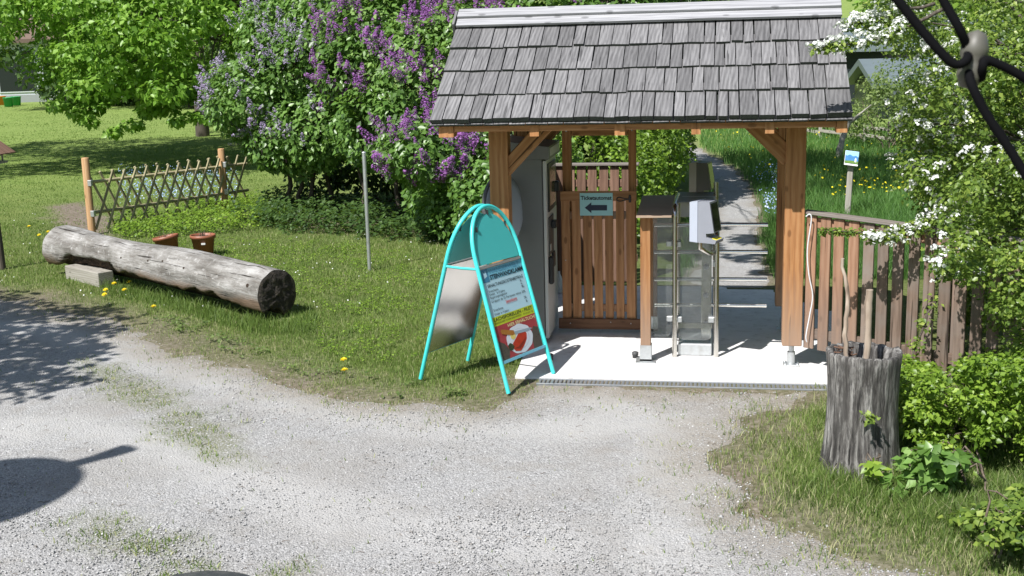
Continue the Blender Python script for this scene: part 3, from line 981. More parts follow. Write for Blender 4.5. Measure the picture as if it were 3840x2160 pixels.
mb.lathe([(.0, .0), (.013, .0), (.013, .012), (.0, .014)], (-1.335, gy - .02, 1.29), 12, 0, Matrix.Rotation(math.pi / 2, 3, 'X'))
mb.box((-1.346, gy - .034, 1.245), (-1.324, gy - .021, 1.315), 0, .004)
mb.obj('lock', 'blackplastic', gt)
mb = MB()
pts = [(-1.345 - .11 * math.sin(math.pi * k / 16) ** .7 * (1), gy - .03 - .008 * math.sin(k), 1.275 + .018 * math.sin(2 * math.pi * k / 16)) for k in range(17)]
mb.tube(pts, .0045, 6)
mb.obj('pull_strap', 'blackplastic', gt)
for x, z in ((-1.90, .10), (-1.52, .115), (-1.33, .105), (-1.94, .70)):
    MB().lathe([(.006, 0), (.006, .004), (.0, .005)], (x, gy - .037 if z < .2 else gy - .007, z), 8, 0, Matrix.Rotation(math.pi / 2, 3, 'X')).obj('screw', 'galv', gt)

# sign on the gate
sg = thing('ticket_sign', 'pale blue paper sign reading Ticketautomat with a black arrow, on the gate', 'sign', (-1.645, gy - .03, 1.12))
sy = gy - .026
MB().box((-1.797, sy, 1.124), (-1.492, sy + .003, 1.334)).obj('sign_sheet', 'sign_paper', sg)
RX = Matrix.Rotation(math.pi / 2, 4, 'X')
text_obj('lettering', 'Ticketautomat', .05, 'ink', Matrix.Translation((-1.788, sy - .0012, 1.272)) @ RX, sg, bold=.0015, width=.287)
P = [(-1.752, 1.197), (-1.69, 1.247), (-1.69, 1.222), (-1.545, 1.222), (-1.545, 1.172), (-1.69, 1.172), (-1.69, 1.147)]
MB().prism(P, lambda a, b, d: (a, d, b), sy - .0015, sy - .0004).obj('arrow', 'navy', sg)

# ------------------------------------------------------------------ old board fence behind the gate (an L)
bf = thing('board_fence', 'old dark brown board fence behind the slatted gate', 'fence', (-2.0, 3.45, 0))
x = -2.42
while x < -1.42:
    beam('fence_board', (x, 3.44, .03), (x + random.uniform(-.004, .004), 3.44, 1.345), .098, .02, 'backboard', bf, ch=.002)
    x += .125
for z in (.3, 1.15):
    beam('rail', (-2.48, 3.468, z), (-1.42, 3.468, z), .08, .03, 'backboard', bf)
beam('cap_board', (-2.5, 3.45, 1.362), (-1.40, 3.45, 1.362), .11, .028, 'slat_cap', bf, side=(0, 0, 1))
y = 1.62
while y < 3.4:
    beam('fence_board', (-2.50, y, .03), (-2.50, y, 1.60), .098, .02, 'backboard', bf, side=(1, 0, 0), ch=.002)
    y += .118
beam('cap_board', (-2.50, 1.56, 1.615), (-2.50, 3.5, 1.615), .11, .028, 'slat_cap', bf, side=(0, 0, 1))

# bottle on the slab
bt = MB()
bx = ground_pt(1407, 737)
bt.lathe([(.0, .002), (.036, .002), (.038, .02), (.038, .15), (.03, .18), (.014, .215), (.013, .245), (.0, .246)], (bx[0], bx[1], 0), 16)
tag(bt.obj('plastic_bottle', 'bottle'), 'clear plastic bottle standing on the slab between machine and gate', 'bottle')

# ------------------------------------------------------------------ ticket machine
tm = thing('ticket_machine', 'tall grey ticket machine cabinet with hood beside the left shelter post', 'ticket machine', (-2.37, .99, 0))
mx0, mx1, my0, my1 = -2.44, -2.085, .648, 1.327
MB().box((mx0, my0, .06), (mx1, my1, 1.69), 0, .006).obj('cabinet', 'machine', tm)
MB().box((mx0 + .04, my0 + .03, .001), (mx1 - .03, my1 - .03, .06)).obj('plinth', 'darkgrey', tm)
dd = MB().box((mx1 + .008, my0 + .004, .05), (mx1 + .036, my1 - .004, 1.675), 0, .004).obj('door', 'machine_door', tm)
MB().box((mx1 - .0, my0 + .012, .07), (mx1 + .008, my1 - .012, 1.66)).obj('door_gasket', 'blackplastic', tm)
P = [(mx0 - .02, 1.69), (mx1 + .07, 1.69), (mx1 + .07, 1.80), (mx0 - .02, 1.86)]
hd = MB().prism(P, lambda a, b, d: (a, d, b), my0 - .03, my1 + .03).obj('hood', 'machine', tm)
MB().box((mx1 + .071, my0 + .04, 1.715), (mx1 + .076, my1 - .04, 1.785)).obj('hood_light_strip', 'machine_door', hd)
dx = mx1 + .036
MB().box((dx, .74, 1.20), (dx + .012, 1.24, 1.64), 0, .005).obj('screen_bezel', 'blackplastic', tm)
MB().box((dx + .012, .80, 1.25), (dx + .0145, 1.18, 1.60)).obj('screen', 'screen_ui', tm)
MB().box((dx, .74, .80), (dx + .008, 1.05, 1.15), 0, .003).obj('payment_panel', 'darkgrey', tm)
MB().box((dx + .008, .90, 1.03), (dx + .05, 1.0, 1.10), 0, .006).obj('card_reader', 'blackplastic', tm)
MB().box((dx + .008, .78, .84), (dx + .014, .86, .90)).obj('coin_slot', 'galv', tm)
MB().box((dx, .70, .545), (dx + .045, .775, .80), 0, .012).obj('door_handle', 'blackplastic', tm)
MB().box((dx, .80, .70), (dx + .003, .88, .79)).obj('sticker', 'p_green', tm)
MB().box((dx, .93, .66), (dx + .02, 1.06, .80), 0, .004).obj('keypad', 'blackplastic', tm)
MB().box((dx, 1.12, 1.34), (dx + .05, 1.18, 1.44), 0, .01).obj('scanner', 'blackplastic', tm)

# round dish between post and machine
ds = thing('round_dish', 'blue-grey round dish between the left shelter post and the ticket machine', 'dish', (-2.44, .42, .70))
nv = Vector((.93, -.36, .08)).normalized()
Rd = nv.to_track_quat('Z', 'Y').to_matrix()
cpt = Vector((-2.375, .40, 1.27))
mb = MB()
mb.lathe([(.0, .045), (.12, .04), (.22, .026), (.30, .0), (.31, -.012)], cpt, 40, 0, Rd)
mb.obj('dish_shell', 'dish', ds)
mb = MB()
mb.lathe([(.31, -.012), (.318, -.018), (.318, -.05), (.30, -.055), (.0, -.03)], cpt, 40, 0, Rd)
mb.obj('rim', 'darkgrey', ds)
mb = MB()
mb.tube([cpt - nv * .05, Vector((-2.43, .5, 1.2)), Vector((-2.43, .645, 1.2))], .018, 10)
mb.obj('mount_arm', 'galv', ds)

# ------------------------------------------------------------------ barrier frame with brown cover
bc = thing('barrier_frame', 'wooden barrier frame with brown sheet cover left of the turnstile', 'barrier', (-1.05, .6, 0))
for px, py in ((-1.135, .112), (-1.135, 1.22)):
    p = beam('post', (px, py, .03), (px, py, 1.255), .086, .086, 'timber', bc, ch=.004)
    mb = MB()
    for sy_ in (-1, 1):
        mb.box((px - .05, py + sy_ * .0475 - .0025, .012), (px + .05, py + sy_ * .0475 + .0025, .15))
        for zz in (.04, .115):
            mb.lathe([(.009, 0), (.009, .007), (.0, .009)], (px + .01, py + sy_ * .05, zz), 6, 0, Matrix.Rotation(math.pi / 2 * -sy_ * -1, 3, 'X'))
    mb.box((px - .085, py - .085, .001), (px + .085, py + .085, .010))
    mb.box((px - .05, py - .05, .010), (px + .05, py + .05, .028))
    mb.obj('post_shoe', 'galv', p)
def sheet(pts, th):
    V = [Vector(p) for p in pts]
    W = [p - Vector((0, 0, th)) for p in V]
    n = len(V)
    return V + W, [tuple(range(n)), tuple(range(2 * n - 1, n - 1, -1))] + [(i, i + n, (i + 1) % n + n, (i + 1) % n) for i in range(n)]
MB().add(*sheet([(-1.205, -.02, 1.272), (-.915, -.0, 1.272), (-.93, 1.36, 1.275), (-1.235, 1.36, 1.275)], .012)).obj('cover', 'cover_brown', bc)
beam('rail', (-1.135, .16, 1.22), (-1.135, 1.17, 1.22), .06, .04, 'timber', bc, side=(1, 0, 0))
def anchor(x, y, h=.05):
    mb = MB()
    mb.lathe([(.0, .001), (.024, .001), (.024, h * .5), (.028, h * .5), (.028, h), (.018, h + .006), (.0, h + .006)], (x, y, 0), 14)
    return mb
q = ground_pt(1598, 900)
tag(anchor(q[0], q[1]).obj('floor_stop', 'darkgrey'), 'small black floor stop by the foot of the barrier post', 'floor stop')
q = ground_pt(1384, 905)
tag(anchor(q[0], q[1]).obj('floor_stop', 'darkgrey'), 'small black floor stop beside the turquoise board leg', 'floor stop')

# ------------------------------------------------------------------ turnstile
ts = thing('turnstile', 'stainless steel turnstile with glass panels and four bars across the entrance', 'turnstile', (-.72, .55, 0))
def arc(c, a, b, r, n=8):
    return [Vector(c) + Vector(a) * (math.cos(t) * r) + Vector(b) * (math.sin(t) * r) for t in [math.pi / 2 * k / n for k in range(n + 1)]]
def hoop(x, y0, y1, z, r=.021, rb=.09):
    pts = [Vector((x, y0, .002)), Vector((x, y0, z - rb))]
    pts += arc((x, y0 + rb, z - rb), (0, -1, 0), (0, 0, 1), rb)
    pts += arc((x, y1 - rb, z - rb), (0, 0, 1), (0, 1, 0), rb)
    pts += [Vector((x, y1, .002))]
    return MB().tube(pts, r, 16)
hoop(-.896, .263, 1.15, 1.315).obj('hoop', 'steel', ts)
hoop(-.542, .289, 1.15, 1.095).obj('hoop', 'steel', ts)
MB().tube([(-.555, 1.16, .002), (-.555, 1.16, 1.42)], .021, 14).obj('rear_pipe', 'steel', ts)
MB().box((-.868, .315, .004), (-.578, .80, .105), 0, .006).obj('base_box', 'galv', ts)
MB().box((-.872, .352, .235), (-.575, .368, .285), 0, .003).obj('cross_bar', 'steel', ts)
MB().box((-.86, .62, 1.175), (-.56, .90, 1.325), 0, .006).obj('control_cabinet', 'cabinet', ts)
MB().add(*sheet([(-.905, .42, 1.335), (-.575, .42, 1.335), (-.575, 1.28, 1.315), (-.905, 1.28, 1.315)], .01)).obj('cover', 'cover_green', ts)
MB().box((-.672, .50, .105), (-.588, .58, 1.03), 0, .008).obj('rotor_column', 'steel', ts)
for z in (.23, .485, .735):
    MB().lathe([(.0, .0), (.021, .0), (.023, .006), (.020, .016), (.0, .02)], (-.632, .482, z + .02), 18, 0, Matrix.Rotation(math.pi / 2, 3, 'X')).obj('knob', 'reader_white', ts)
for z in (1.111, .871, .626, .392):
    MB().tube([(-.62, .60, z), (-.108, .60, z)], .0185, 14).obj('bar', 'bar_steel', ts)
    MB().tube([(-.64, .60, z - .002), (-1.085, .60, z - .004)], .0185, 14).obj('bar', 'bar_steel', ts)
def rounded_panel(x0, x1, z0, z1, y, th, r, corners):
    P = []
    for cx, cz, a0, k in ((x1, z1, 0, 'tr'), (x0, z1, 90, 'tl'), (x0, z0, 180, 'bl'), (x1, z0, 270, 'br')):
        if k in corners:
            ox, oz = (cx - r if cx == x1 else cx + r), (cz - r if cz == z1 else cz + r)
            for i in range(7):
                t = math.radians(a0 + 15 * i)
                P.append((ox + r * math.cos(t), oz + r * math.sin(t)))
        else:
            P.append((cx, cz))
    return MB().prism(P, lambda a, b, d: (a, d, b), y, y + th)
rounded_panel(-1.085, -.922, .17, 1.255, .30, .008, .06, ('br', 'tr')).obj('glass_panel', 'glass', ts)
rounded_panel(-.868, -.582, .135, 1.16, .335, .008, .05, ('bl', 'br', 'tl')).obj('glass_panel', 'glass', ts)
for x, z in ((-.945, .995), (-.868, .99), (-.94, .335), (-.86, .33), (-.585, .33), (-.548, .82)):
    MB().box((x - .026, .275, z - .024), (x + .026, .345, z + .024), 0, .006).obj('glass_clamp', 'galv', ts)
def reader(y, cx, z0, ang, side_m, back_m, scr):
    """head profile in local (forward, up), extruded sideways; forward = screen direction"""
    rt = thing('ticket_reader', '', 'ticket reader', (cx, y, z0))
    fw = Vector((math.cos(ang), math.sin(ang), 0))
    sd = Vector((-math.sin(ang), math.cos(ang), 0))
    o = Vector((cx, y, z0))
    fn = lambda a, b, d: o + fw * a + sd * d + Vector((0, 0, b))
    P = [(-.015, 0), (.135, -.005), (.145, .022), (.06, .045), (.055, .075), (.125, .085), (.085, .335), (-.015, .335)]
    MB().prism(P, fn, -.085, .085).obj('head', side_m, rt)
    mb = MB()
    mb.prism([(-.085, .005), (-.016, .0), (-.016, .34), (-.085, .33)], fn, -.09, .09)
    mb.obj('back_shell', back_m, rt)
    q0, q1 = Vector((.1235, 0, .095)), Vector((.0885, 0, .322))
    mb = MB()
    V = [fn(q0.x + .0015, q0.z, -.068), fn(q0.x + .0015, q0.z, .068), fn(q1.x + .0015, q1.z, .068), fn(q1.x + .0015, q1.z, -.068)]
    W = [fn(q0.x - .004, q0.z, -.068), fn(q0.x - .004, q0.z, .068), fn(q1.x - .004, q1.z, .068), fn(q1.x - .004, q1.z, -.068)]
    mb.add(V + W, [(0, 1, 2, 3), (7, 6, 5, 4), (0, 4, 5, 1), (1, 5, 6, 2), (2, 6, 7, 3), (3, 7, 4, 0)])
    mb.obj('display', 'screen', rt)
    mb = MB()
    V = [fn(.138, .026, -.06), fn(.138, .026, .06), fn(.10, .038, .06), fn(.10, .038, -.06)]
    W = [p - Vector((0, 0, .006)) for p in V]
    mb.add(V + W, [(0, 1, 2, 3), (7, 6, 5, 4), (0, 4, 5, 1), (1, 5, 6, 2), (2, 6, 7, 3), (3, 7, 4, 0)])
    mb.obj('ticket_slot', 'yellow', rt)
    mb = MB()
    mb.tube([fn(-.03, .005, 0), fn(-.03, -.06, 0), Vector((cx + .04, y + .10, z0 - .12)), Vector((cx + .075, y + .32, z0 - .16))], .018, 12)
    mb.obj('stem', 'steel', rt)
    return rt
tag(reader(-.05, -.652, 1.072, -.38, 'reader_grey', 'reader_white', 0), 'white and grey ticket reader with dark display on the front of the turnstile', 'ticket reader')
tag(reader(1.50, -.70, 1.235, -.25, 'reader_head_shade', 'reader_shell_shade', 0), 'ticket reader behind the turnstile cover, coloured brown for its shade', 'ticket reader')

# white cable on the right post
pts = [(.168, -.02, 1.27), (.195, -.03, 1.29), (.21, -.03, 1.24), (.185, -.025, 1.0), (.20, -.03, .8), (.235, -.03, .62), (.215, -.03, .45), (.19, -.03, .28), (.20, -.02, .22)]
sp = []
for i in range(len(pts) - 1):
    for k in range(5):
        a = [Vector(pts[max(min(i + j, len(pts) - 1), 0)]) for j in (-1, 0, 1, 2)]
        f = k / 5
        sp.append(.5 * ((2 * a[1]) + (a[2] - a[0]) * f + (2 * a[0] - 5 * a[1] + 4 * a[2] - a[3]) * f * f + (3 * a[1] - a[0] - 3 * a[2] + a[3]) * f ** 3))
tag(MB().tube(sp, .0055, 8).obj('power_cable', 'whitecable'), 'white cable hanging down beside the right shelter post', 'cable')

# ------------------------------------------------------------------ picket fence on the right
rf = thing('picket_fence', 'brown weathered picket fence running right from the shelter post', 'fence', (.95, -.4, 0))
A0, B0 = Vector((.185, .09, 0)), Vector((2.75, -1.47, 0))
fd = (B0 - A0).normalized()
fnrm = Vector((-fd.y, fd.x, 0))
if fnrm.y > 0: fnrm = -fnrm
Lf = (B0 - A0).length
top = lambda s: 1.285 - .052 * s
bot = lambda s: .165 - .035 * s
s = .055
i = 0
while s < Lf:
    p = A0 + fd * s + fnrm * .028
    jz = random.uniform(-.012, .012)
    lean = fd * random.uniform(-.006, .006)
    beam('picket', p + Vector((0, 0, bot(s) + jz)), p + lean + Vector((0, 0, top(s) - .012)), .088, .021, 'slat_new' if i < 4 else 'slat', rf, side=fnrm, ch=.003)
    s += .1245
    i += 1
for dz in (.10, -.16):
    f = (lambda s: bot(s) + .12) if dz > 0 else (lambda s: top(s) - .07)
    beam('rail', A0 + Vector((0, 0, f(0))), B0 + Vector((0, 0, f(Lf))), .085, .032, 'slat_new' if dz < 0 else 'slat', rf, side=fnrm)
beam('cap_rail', A0 - fd * .02 + fnrm * .012 + Vector((0, 0, top(0) + .012)), B0 + fnrm * .012 + Vector((0, 0, top(Lf) + .012)), .105, .026, 'slat_cap', rf, side=(0, 0, 1))
for s in (1.25, 2.6):
    p = A0 + fd * s - fnrm * .06
    beam('post', p + Vector((0, 0, -.1)), p + Vector((0, 0, top(s) - .03)), .09, .09, 'slat', rf, side=fnrm)

# ------------------------------------------------------------------ A-board
ab = thing('a_board_sign', 'turquoise arched A-board with price poster standing at the slab corner', 'A-board', (-2.41, -.48, 0))
AC = Vector((-2.412, -.482, 0))
au = Vector((.41, .912, 0)).normalized()
an = Vector((.912, -.41, 0)).normalized()
AH, ASP = 1.425, .44
def ap(u, h, side=1, off=0.0):
    lean = (ASP - .028) / AH
    n = an * side
    nn = (n + Vector((0, 0, lean))).normalized()
    return AC + n * (ASP - lean * h) + au * u + Vector((0, 0, h)) + nn * off
def hw(h):
    return .335 - .035 * h / AH
SHD = 1.02
for side in (1, -1):
    pts = []
    for k in range(9):
        h = .004 + (SHD - .004) * k / 8
        pts.append(ap(-hw(h), h, side))
    w0 = hw(SHD)
    for k in range(1, 24):
        t = math.pi * k / 24
        pts.append(ap(-w0 * math.cos(t), SHD + (AH - SHD) * math.sin(t) ** .92, side))
    for k in range(9):
        h = SHD - (SHD - .004) * k / 8
        pts.append(ap(hw(h), h, side))
    MB().tube(pts, .0175, 12).obj('tube_frame', 'cyan', ab)
    # arched header panel
    P = [(-w0 + .035, SHD - .03)] + [(-(w0 - .035) * math.cos(math.pi * k / 20), SHD - .01 + (AH - SHD - .05) * math.sin(math.pi * k / 20) ** .95) for k in range(21)] + [(w0 - .035, SHD - .03)]
    MB().prism(P, lambda a, b, d: ap(a, b, side, d), -.004, .004).obj('header_panel', 'cyan_panel', ab)
    for u in (-.20, 0.0, .20):
        hh = SHD - .01 + (AH - SHD - .05) * math.sqrt(max(0, 1 - (u / (w0 - .035)) ** 2))
        MB().box((-.008, -.008, 0), (.008, .008, .04)).obj('bracket', 'blackplastic', ab).matrix_basis = Matrix.Translation(ap(u, hh - .01, side))
    # poster panel with aluminium back
    hb, ht = .235, .972
    MB().prism([(-hw(hb) + .02, hb), (hw(hb) - .02, hb), (hw(ht) - .02, ht), (-hw(ht) + .02, ht)], lambda a, b, d: ap(a, b, side, d), -.009, -.004).obj('back_sheet', 'alu_panel', ab)
    for h in (hb, ht):
        MB().prism([(-hw(h) + .018, h - .010), (hw(h) - .018, h - .010), (hw(h) - .018, h + .010), (-hw(h) + .018, h + .010)], lambda a, b, d: ap(a, b, side, d), -.003, .010).obj('clip_rail', 'galv' if h == ht else 'p_band', ab)
for u in (-1, 1):
    h = .97
    MB().tube([ap(u * hw(h), h, 1), ap(u * hw(h), h, 1) * .5 + ap(u * hw(h), h, -1) * .5 - Vector((0, 0, .004)), ap(u * hw(h), h, -1)], .011, 8).obj('spreader_bar', 'cyan', ab)
# poster on the front
pst = MB().prism([(-.292, .25), (.292, .25), (.292, .958), (-.292, .958)], lambda a, b, d: ap(a, b, 1, d), -.0035, .0).obj('poster', 'p_bg', ab)
def flat(name, poly, mat, off):
    MB().prism(poly, lambda a, b, d: ap(a, b, 1, d), off - .0004, off).obj(name, mat, pst)
flat('top_band', [(-.292, .865), (.292, .865), (.292, .958), (-.292, .958)], 'p_band', .0008)
flat('green_band', [(-.292, .515), (.292, .515), (.292, .585), (-.292, .585)], 'p_green', .0008)
flat('red_cloth', [(-.292, .25), (.292, .25), (.292, .515), (-.292, .515)], 'p_red', .0008)
flat('stone_patch', [(.16, .25), (.292, .25), (.292, .40), (.22, .42), (.17, .36)], 'p_stone', .0014)
flat('stone_patch', [(-.292, .25), (-.20, .25), (-.17, .31), (-.22, .37), (-.292, .40)], 'p_stone', .0014)
def ell(cx, cz, rx, rz, n=36, a0=0, wob=0):
    return [(cx + (rx + wob * math.cos(9 * 2 * math.pi * k / n)) * math.cos(2 * math.pi * k / n), cz + (rz + wob * math.cos(9 * 2 * math.pi * k / n)) * math.sin(2 * math.pi * k / n)) for k in range(n)]
flat('plate', ell(.0, .365, .185, .112, 36, 0, .003), 'p_plate', .0020)
flat('plate_rim', ell(.0, .365, .135, .080), 'p_plate2', .0024)
flat('plate_centre', ell(.0, .365, .128, .075), 'p_plate', .0027)
flat('fillet', [(-.125, .315), (-.10, .285), (-.03, .272), (.03, .30), (.09, .345), (.105, .385), (.085, .415), (.04, .42), (-.01, .405), (-.06, .375), (-.11, .35)], 'p_fish', .0032)
flat('fillet_shade', [(-.105, .308), (-.03, .288), (.03, .315), (.085, .36), (.02, .335), (-.05, .31)], 'p_fish2', .0036)
flat('lemon_slice', ell(-.085, .405, .036, .03, 20), 'p_lemon', .0036)
flat('herb', [(-.185, .345), (-.15, .36), (-.12, .345), (-.10, .32), (-.135, .30), (-.175, .305)], 'p_herb', .0036)
flat('knife_blade', [(-.06, .432), (.17, .418), (.20, .408), (.10, .40), (-.06, .408)], 'p_knife', .0040)
flat('knife_handle', [(-.235, .468), (-.215, .48), (-.06, .442), (-.055, .412), (-.09, .408), (-.225, .445)], 'p_handle', .0042)
flat('logo_block', [(-.285, .855), (-.195, .855), (-.195, .955), (-.285, .955)], 'p_logo', .0014)
flat('logo_mark', [(-.262, .885), (-.215, .90), (-.225, .945), (-.245, .92), (-.262, .94)], 'p_bg', .0018)
nn_ = (an + Vector((0, 0, (ASP - .028) / AH))).normalized()
up_ = nn_.cross(au)
if up_.z < 0: up_ = -up_
def ptext(txt, u, h, size, mat, width=None, align='LEFT', bold=0.0):
    o = ap(u, h, 1, .0022)
    mw = Matrix(((au.x, up_.x, nn_.x, o.x), (au.y, up_.y, nn_.y, o.y), (au.z, up_.z, nn_.z, o.z), (0, 0, 0, 1)))
    text_obj('lettering', txt, size, mat, mw, pst, bold, align, 1.0, width)
ptext('WANDERWELT', -.185, .915, .050, 'p_blue', .44, bold=.0016)
ptext('STEINWANDKLAMM', -.185, .868, .050, 'ink', .47, bold=.0014)
ptext('ERHALTUNGSKOSTENBEITRAG', -.245, .812, .036, 'ink', .50, bold=.0003)
for k, (a, b) in enumerate((('Erwachsene', '8,-'), ('Kinder   6-14 Jahre', '4,-'), ('Regierungsmitglieder', '98,-'))):
    ptext(a, -.25, .775 - .025 * k, .028, 'ink')
    ptext(b, .205, .785 - .025 * k, .030, 'ink')
ptext('Gruppen ab 25 Personen minus 20%', -.25, .695, .028, 'ink', .49)
ptext('Saisonkarte', -.06, .662, .032, 'redink', .16, bold=.0004)
flat('underline', [(-.06, .655), (.10, .655), (.10, .657), (-.06, .657)], 'redink', .0020)
ptext('28,-', .20, .648, .030, 'ink')
ptext('Erwachsene', -.25, .627, .028, 'ink')
ptext('8,-', .215, .617, .030, 'ink')
ptext('Kinder 6-14 Jahre', -.25, .595, .028, 'ink')
ptext('LACHSFORELLEN - FILET', -.28, .552, .038, 'ink', .55, bold=.0004)
ptext('GERAEUCHERT FOLIENVERSCHWEISST    60 cent per 10g', -.28, .530, .018, 'ink', .55)
ptext('HIER ERHÄLTLICH!', -.12, .480, .036, 'p_cream', .40, bold=.0006)

# ------------------------------------------------------------------ fallen log
def log_mats():
    m, nt, b, o = new_mat('bare_log_wood')
    ax = N(nt, 'ShaderNodeAttribute', attribute_name='around').outputs['Fac']
    lx = N(nt, 'ShaderNodeAttribute', attribute_name='lx').outputs['Fac']
    ly = N(nt, 'ShaderNodeAttribute', attribute_name='ly').outputs['Fac']
    cv = N(nt, 'ShaderNodeCombineXYZ')
    nt.links.new(lx, cv.inputs[0])
    nt.links.new(ly, cv.inputs[1])
    v = cv.outputs[0]
    g1 = noise(nt, mapping(nt, v, (1.6, 5, 1)), 1.0, 6, .65)
    g2 = noise(nt, mapping(nt, v, (7, 60, 1)), 1.0, 6, .7, .3)
    g3 = noise(nt, mapping(nt, v, (1.3, 34, 1)), 1.0, 3, .55, .4)
    g4 = noise(nt, mapping(nt, v, (16, 16, 1)), 1.0, 6, .7)
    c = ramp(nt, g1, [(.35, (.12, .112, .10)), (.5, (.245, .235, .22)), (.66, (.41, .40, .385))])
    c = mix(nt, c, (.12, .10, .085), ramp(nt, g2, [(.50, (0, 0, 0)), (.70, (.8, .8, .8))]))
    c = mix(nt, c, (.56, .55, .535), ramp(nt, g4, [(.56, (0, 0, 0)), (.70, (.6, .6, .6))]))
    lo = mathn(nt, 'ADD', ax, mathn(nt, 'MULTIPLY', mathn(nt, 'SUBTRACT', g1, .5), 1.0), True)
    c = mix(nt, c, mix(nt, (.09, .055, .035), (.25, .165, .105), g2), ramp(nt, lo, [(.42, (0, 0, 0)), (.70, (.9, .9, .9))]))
    c = mix(nt, c, (.025, .02, .016), ramp(nt, g3, [(.325, (.95, .95, .95)), (.345, (0, 0, 0))]))
    nt.links.new(c, b.inputs['Base Color'])
    b.inputs['Roughness'].default_value = .85
    b.inputs['Specular IOR Level'].default_value = .2
    hh_ = mathn(nt, 'ADD', mathn(nt, 'ADD', g2, g1), mathn(nt, 'MULTIPLY', ramp(nt, g3, [(.31, (0, 0, 0)), (.37, (1, 1, 1))]), 1.2))
    bump(nt, b, hh_, .8, .014)
    m2, nt, b, o = new_mat('rotten_log_wood')
    tc = N(nt, 'ShaderNodeTexCoord').outputs['Object']
    g = noise(nt, tc, 26, 6, .7)
    c = ramp(nt, g, [(.35, (.018, .013, .010)), (.55, (.06, .038, .024)), (.72, (.17, .10, .055))])
    nt.links.new(c, b.inputs['Base Color'])
    b.inputs['Roughness'].default_value = .95
    bump(nt, b, g, 1.0, .03)
    m3, nt, b, o = new_mat('shadowed_log_end')  # end face lies in shadow; that shadow is put into its dark colour
    tc = N(nt, 'ShaderNodeTexCoord').outputs['Object']
    g = noise(nt, tc, 14, 7, .75)
    c = ramp(nt, g, [(.3, (.012, .010, .008)), (.52, (.04, .033, .026)), (.66, (.17, .14, .105))])
    nt.links.new(c, b.inputs['Base Color'])
    b.inputs['Roughness'].default_value = .9
    bump(nt, b, g, 1.0, .03)
    return m, m2, m3
LM = log_mats()
lg = thing('fallen_log', 'long bare grey tree trunk lying on the grass with a sawn end coloured dark for its shadow', 'log', (-7, 2.9, 0))
LA, LB = Vector((-5.00, 1.60, .245)), Vector((-8.74, 4.02, .315))
ld = (LB - LA).normalized()
lu = (Vector((0, 0, 1)) - ld * ld.z).normalized()
lr = ld.cross(lu)          # sideways
if lr.dot(Vector((CAM[0], CAM[1], 0)) - LA) < 0: lr = -lr
NS, NC = 120, 64
LL = (LB - LA).length
V, rot, aro, alx, aly = [], [], [], [], []
for i in range(NS + 1):
    f = i / NS
    base_r = .25 + .014 * math.sin(3.2 * f) + .04 * smooth(.80, .97, np.array(f)) - .02 * smooth(.35, .6, np.array(f)) * (1 - smooth(.7, .9, np.array(f)))
    base_r = float(base_r)
    c = LA + (LB - LA) * f + Vector((0, 0, .012 * math.sin(5 * f)))
    for j in range(NC):
        t = 2 * math.pi * j / NC
        ca, sa = math.cos(t), math.sin(t)     # ca: up, sa: towards the camera
        r = base_r * (1 + .085 * (float(vnoise(np.array([f * 9]), np.array([math.cos(t) * 1.6 + 5]), 1.0, 61)[0]) - .5) + .09 * (float(vnoise(np.array([f * 5 + 7]), np.array([math.sin(t) * 1.4 + 5]), 1.0, 62)[0]) - .5))
        r *= 1 + .012 * math.sin(t * 9 + f * 11)
        # knot bumps
        for kf, kt, kr in ((.66, .62, .10), (.80, .5, .12), (.12, 1.45, .05), (.33, .95, .04), (.05, .3, .06)):
            dd_ = ((f - kf) * LL / .13) ** 2 + ((t - kt) * .24 / .10) ** 2
            r *= 1 + kr * math.exp(-dd_)
        # rotted-out underside
        wob = float(vnoise(np.array([f * 26]), np.array([1.3]), 1.0, 63)[0]) - .5
        lim = -.42 + .45 * float(smooth(.0, .25, np.array(f))) * 0 + wob * .30
        rotten = 0.0
        ang = ca * 1.0
        if sa > -.2:
            k1 = float(smooth(.60, .68, np.array(f)) * (1 - smooth(.86, .93, np.array(f))))
            lim1 = -.58 + .68 * k1 + wob * .3
            if f < .62:
                lim1 = -.40 + wob * .62 - .30 * (1 - float(smooth(.05, .2, np.array(f))))
            if ang < lim1:
                rotten = min(1.0, (lim1 - ang) / .14)
        n3 = float(vnoise(np.array([f * 60]), np.array([t * 6]), 1.0, 64)[0])
        r *= 1 - (.20 + .30 * n3) * rotten
        V.append(c + lu * (ca * r) + lr * (sa * r))
        rot.append(rotten)
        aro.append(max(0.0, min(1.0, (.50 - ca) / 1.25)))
        alx.append(f * LL)
        aly.append((t if t < math.pi else t - 2 * math.pi) * .24 + 3)
F, mi = [], []
for i in range(NS):
    for j in range(NC):
        k = (j + 1) % NC
        q = (i * NC + j, i * NC + k, (i + 1) * NC + k, (i + 1) * NC + j)
        F.append(q)
        mi.append(1 if sum(rot[a] for a in q) > 1.6 else 0)
mb = MB()
mb.v = [tuple(p) for p in V]
mb.f, mb.mi, mb.sm = F, mi, [True] * len(F)
me = mb.mesh('trunk', [LM[0], LM[1]], (-7, 2.9, 0))
at = me.attributes.new('around', 'FLOAT', 'POINT')
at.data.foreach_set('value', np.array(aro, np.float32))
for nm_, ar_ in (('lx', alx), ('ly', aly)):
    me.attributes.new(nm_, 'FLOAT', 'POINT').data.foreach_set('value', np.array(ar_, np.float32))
link('trunk', me, lg, (-7, 2.9, 0))
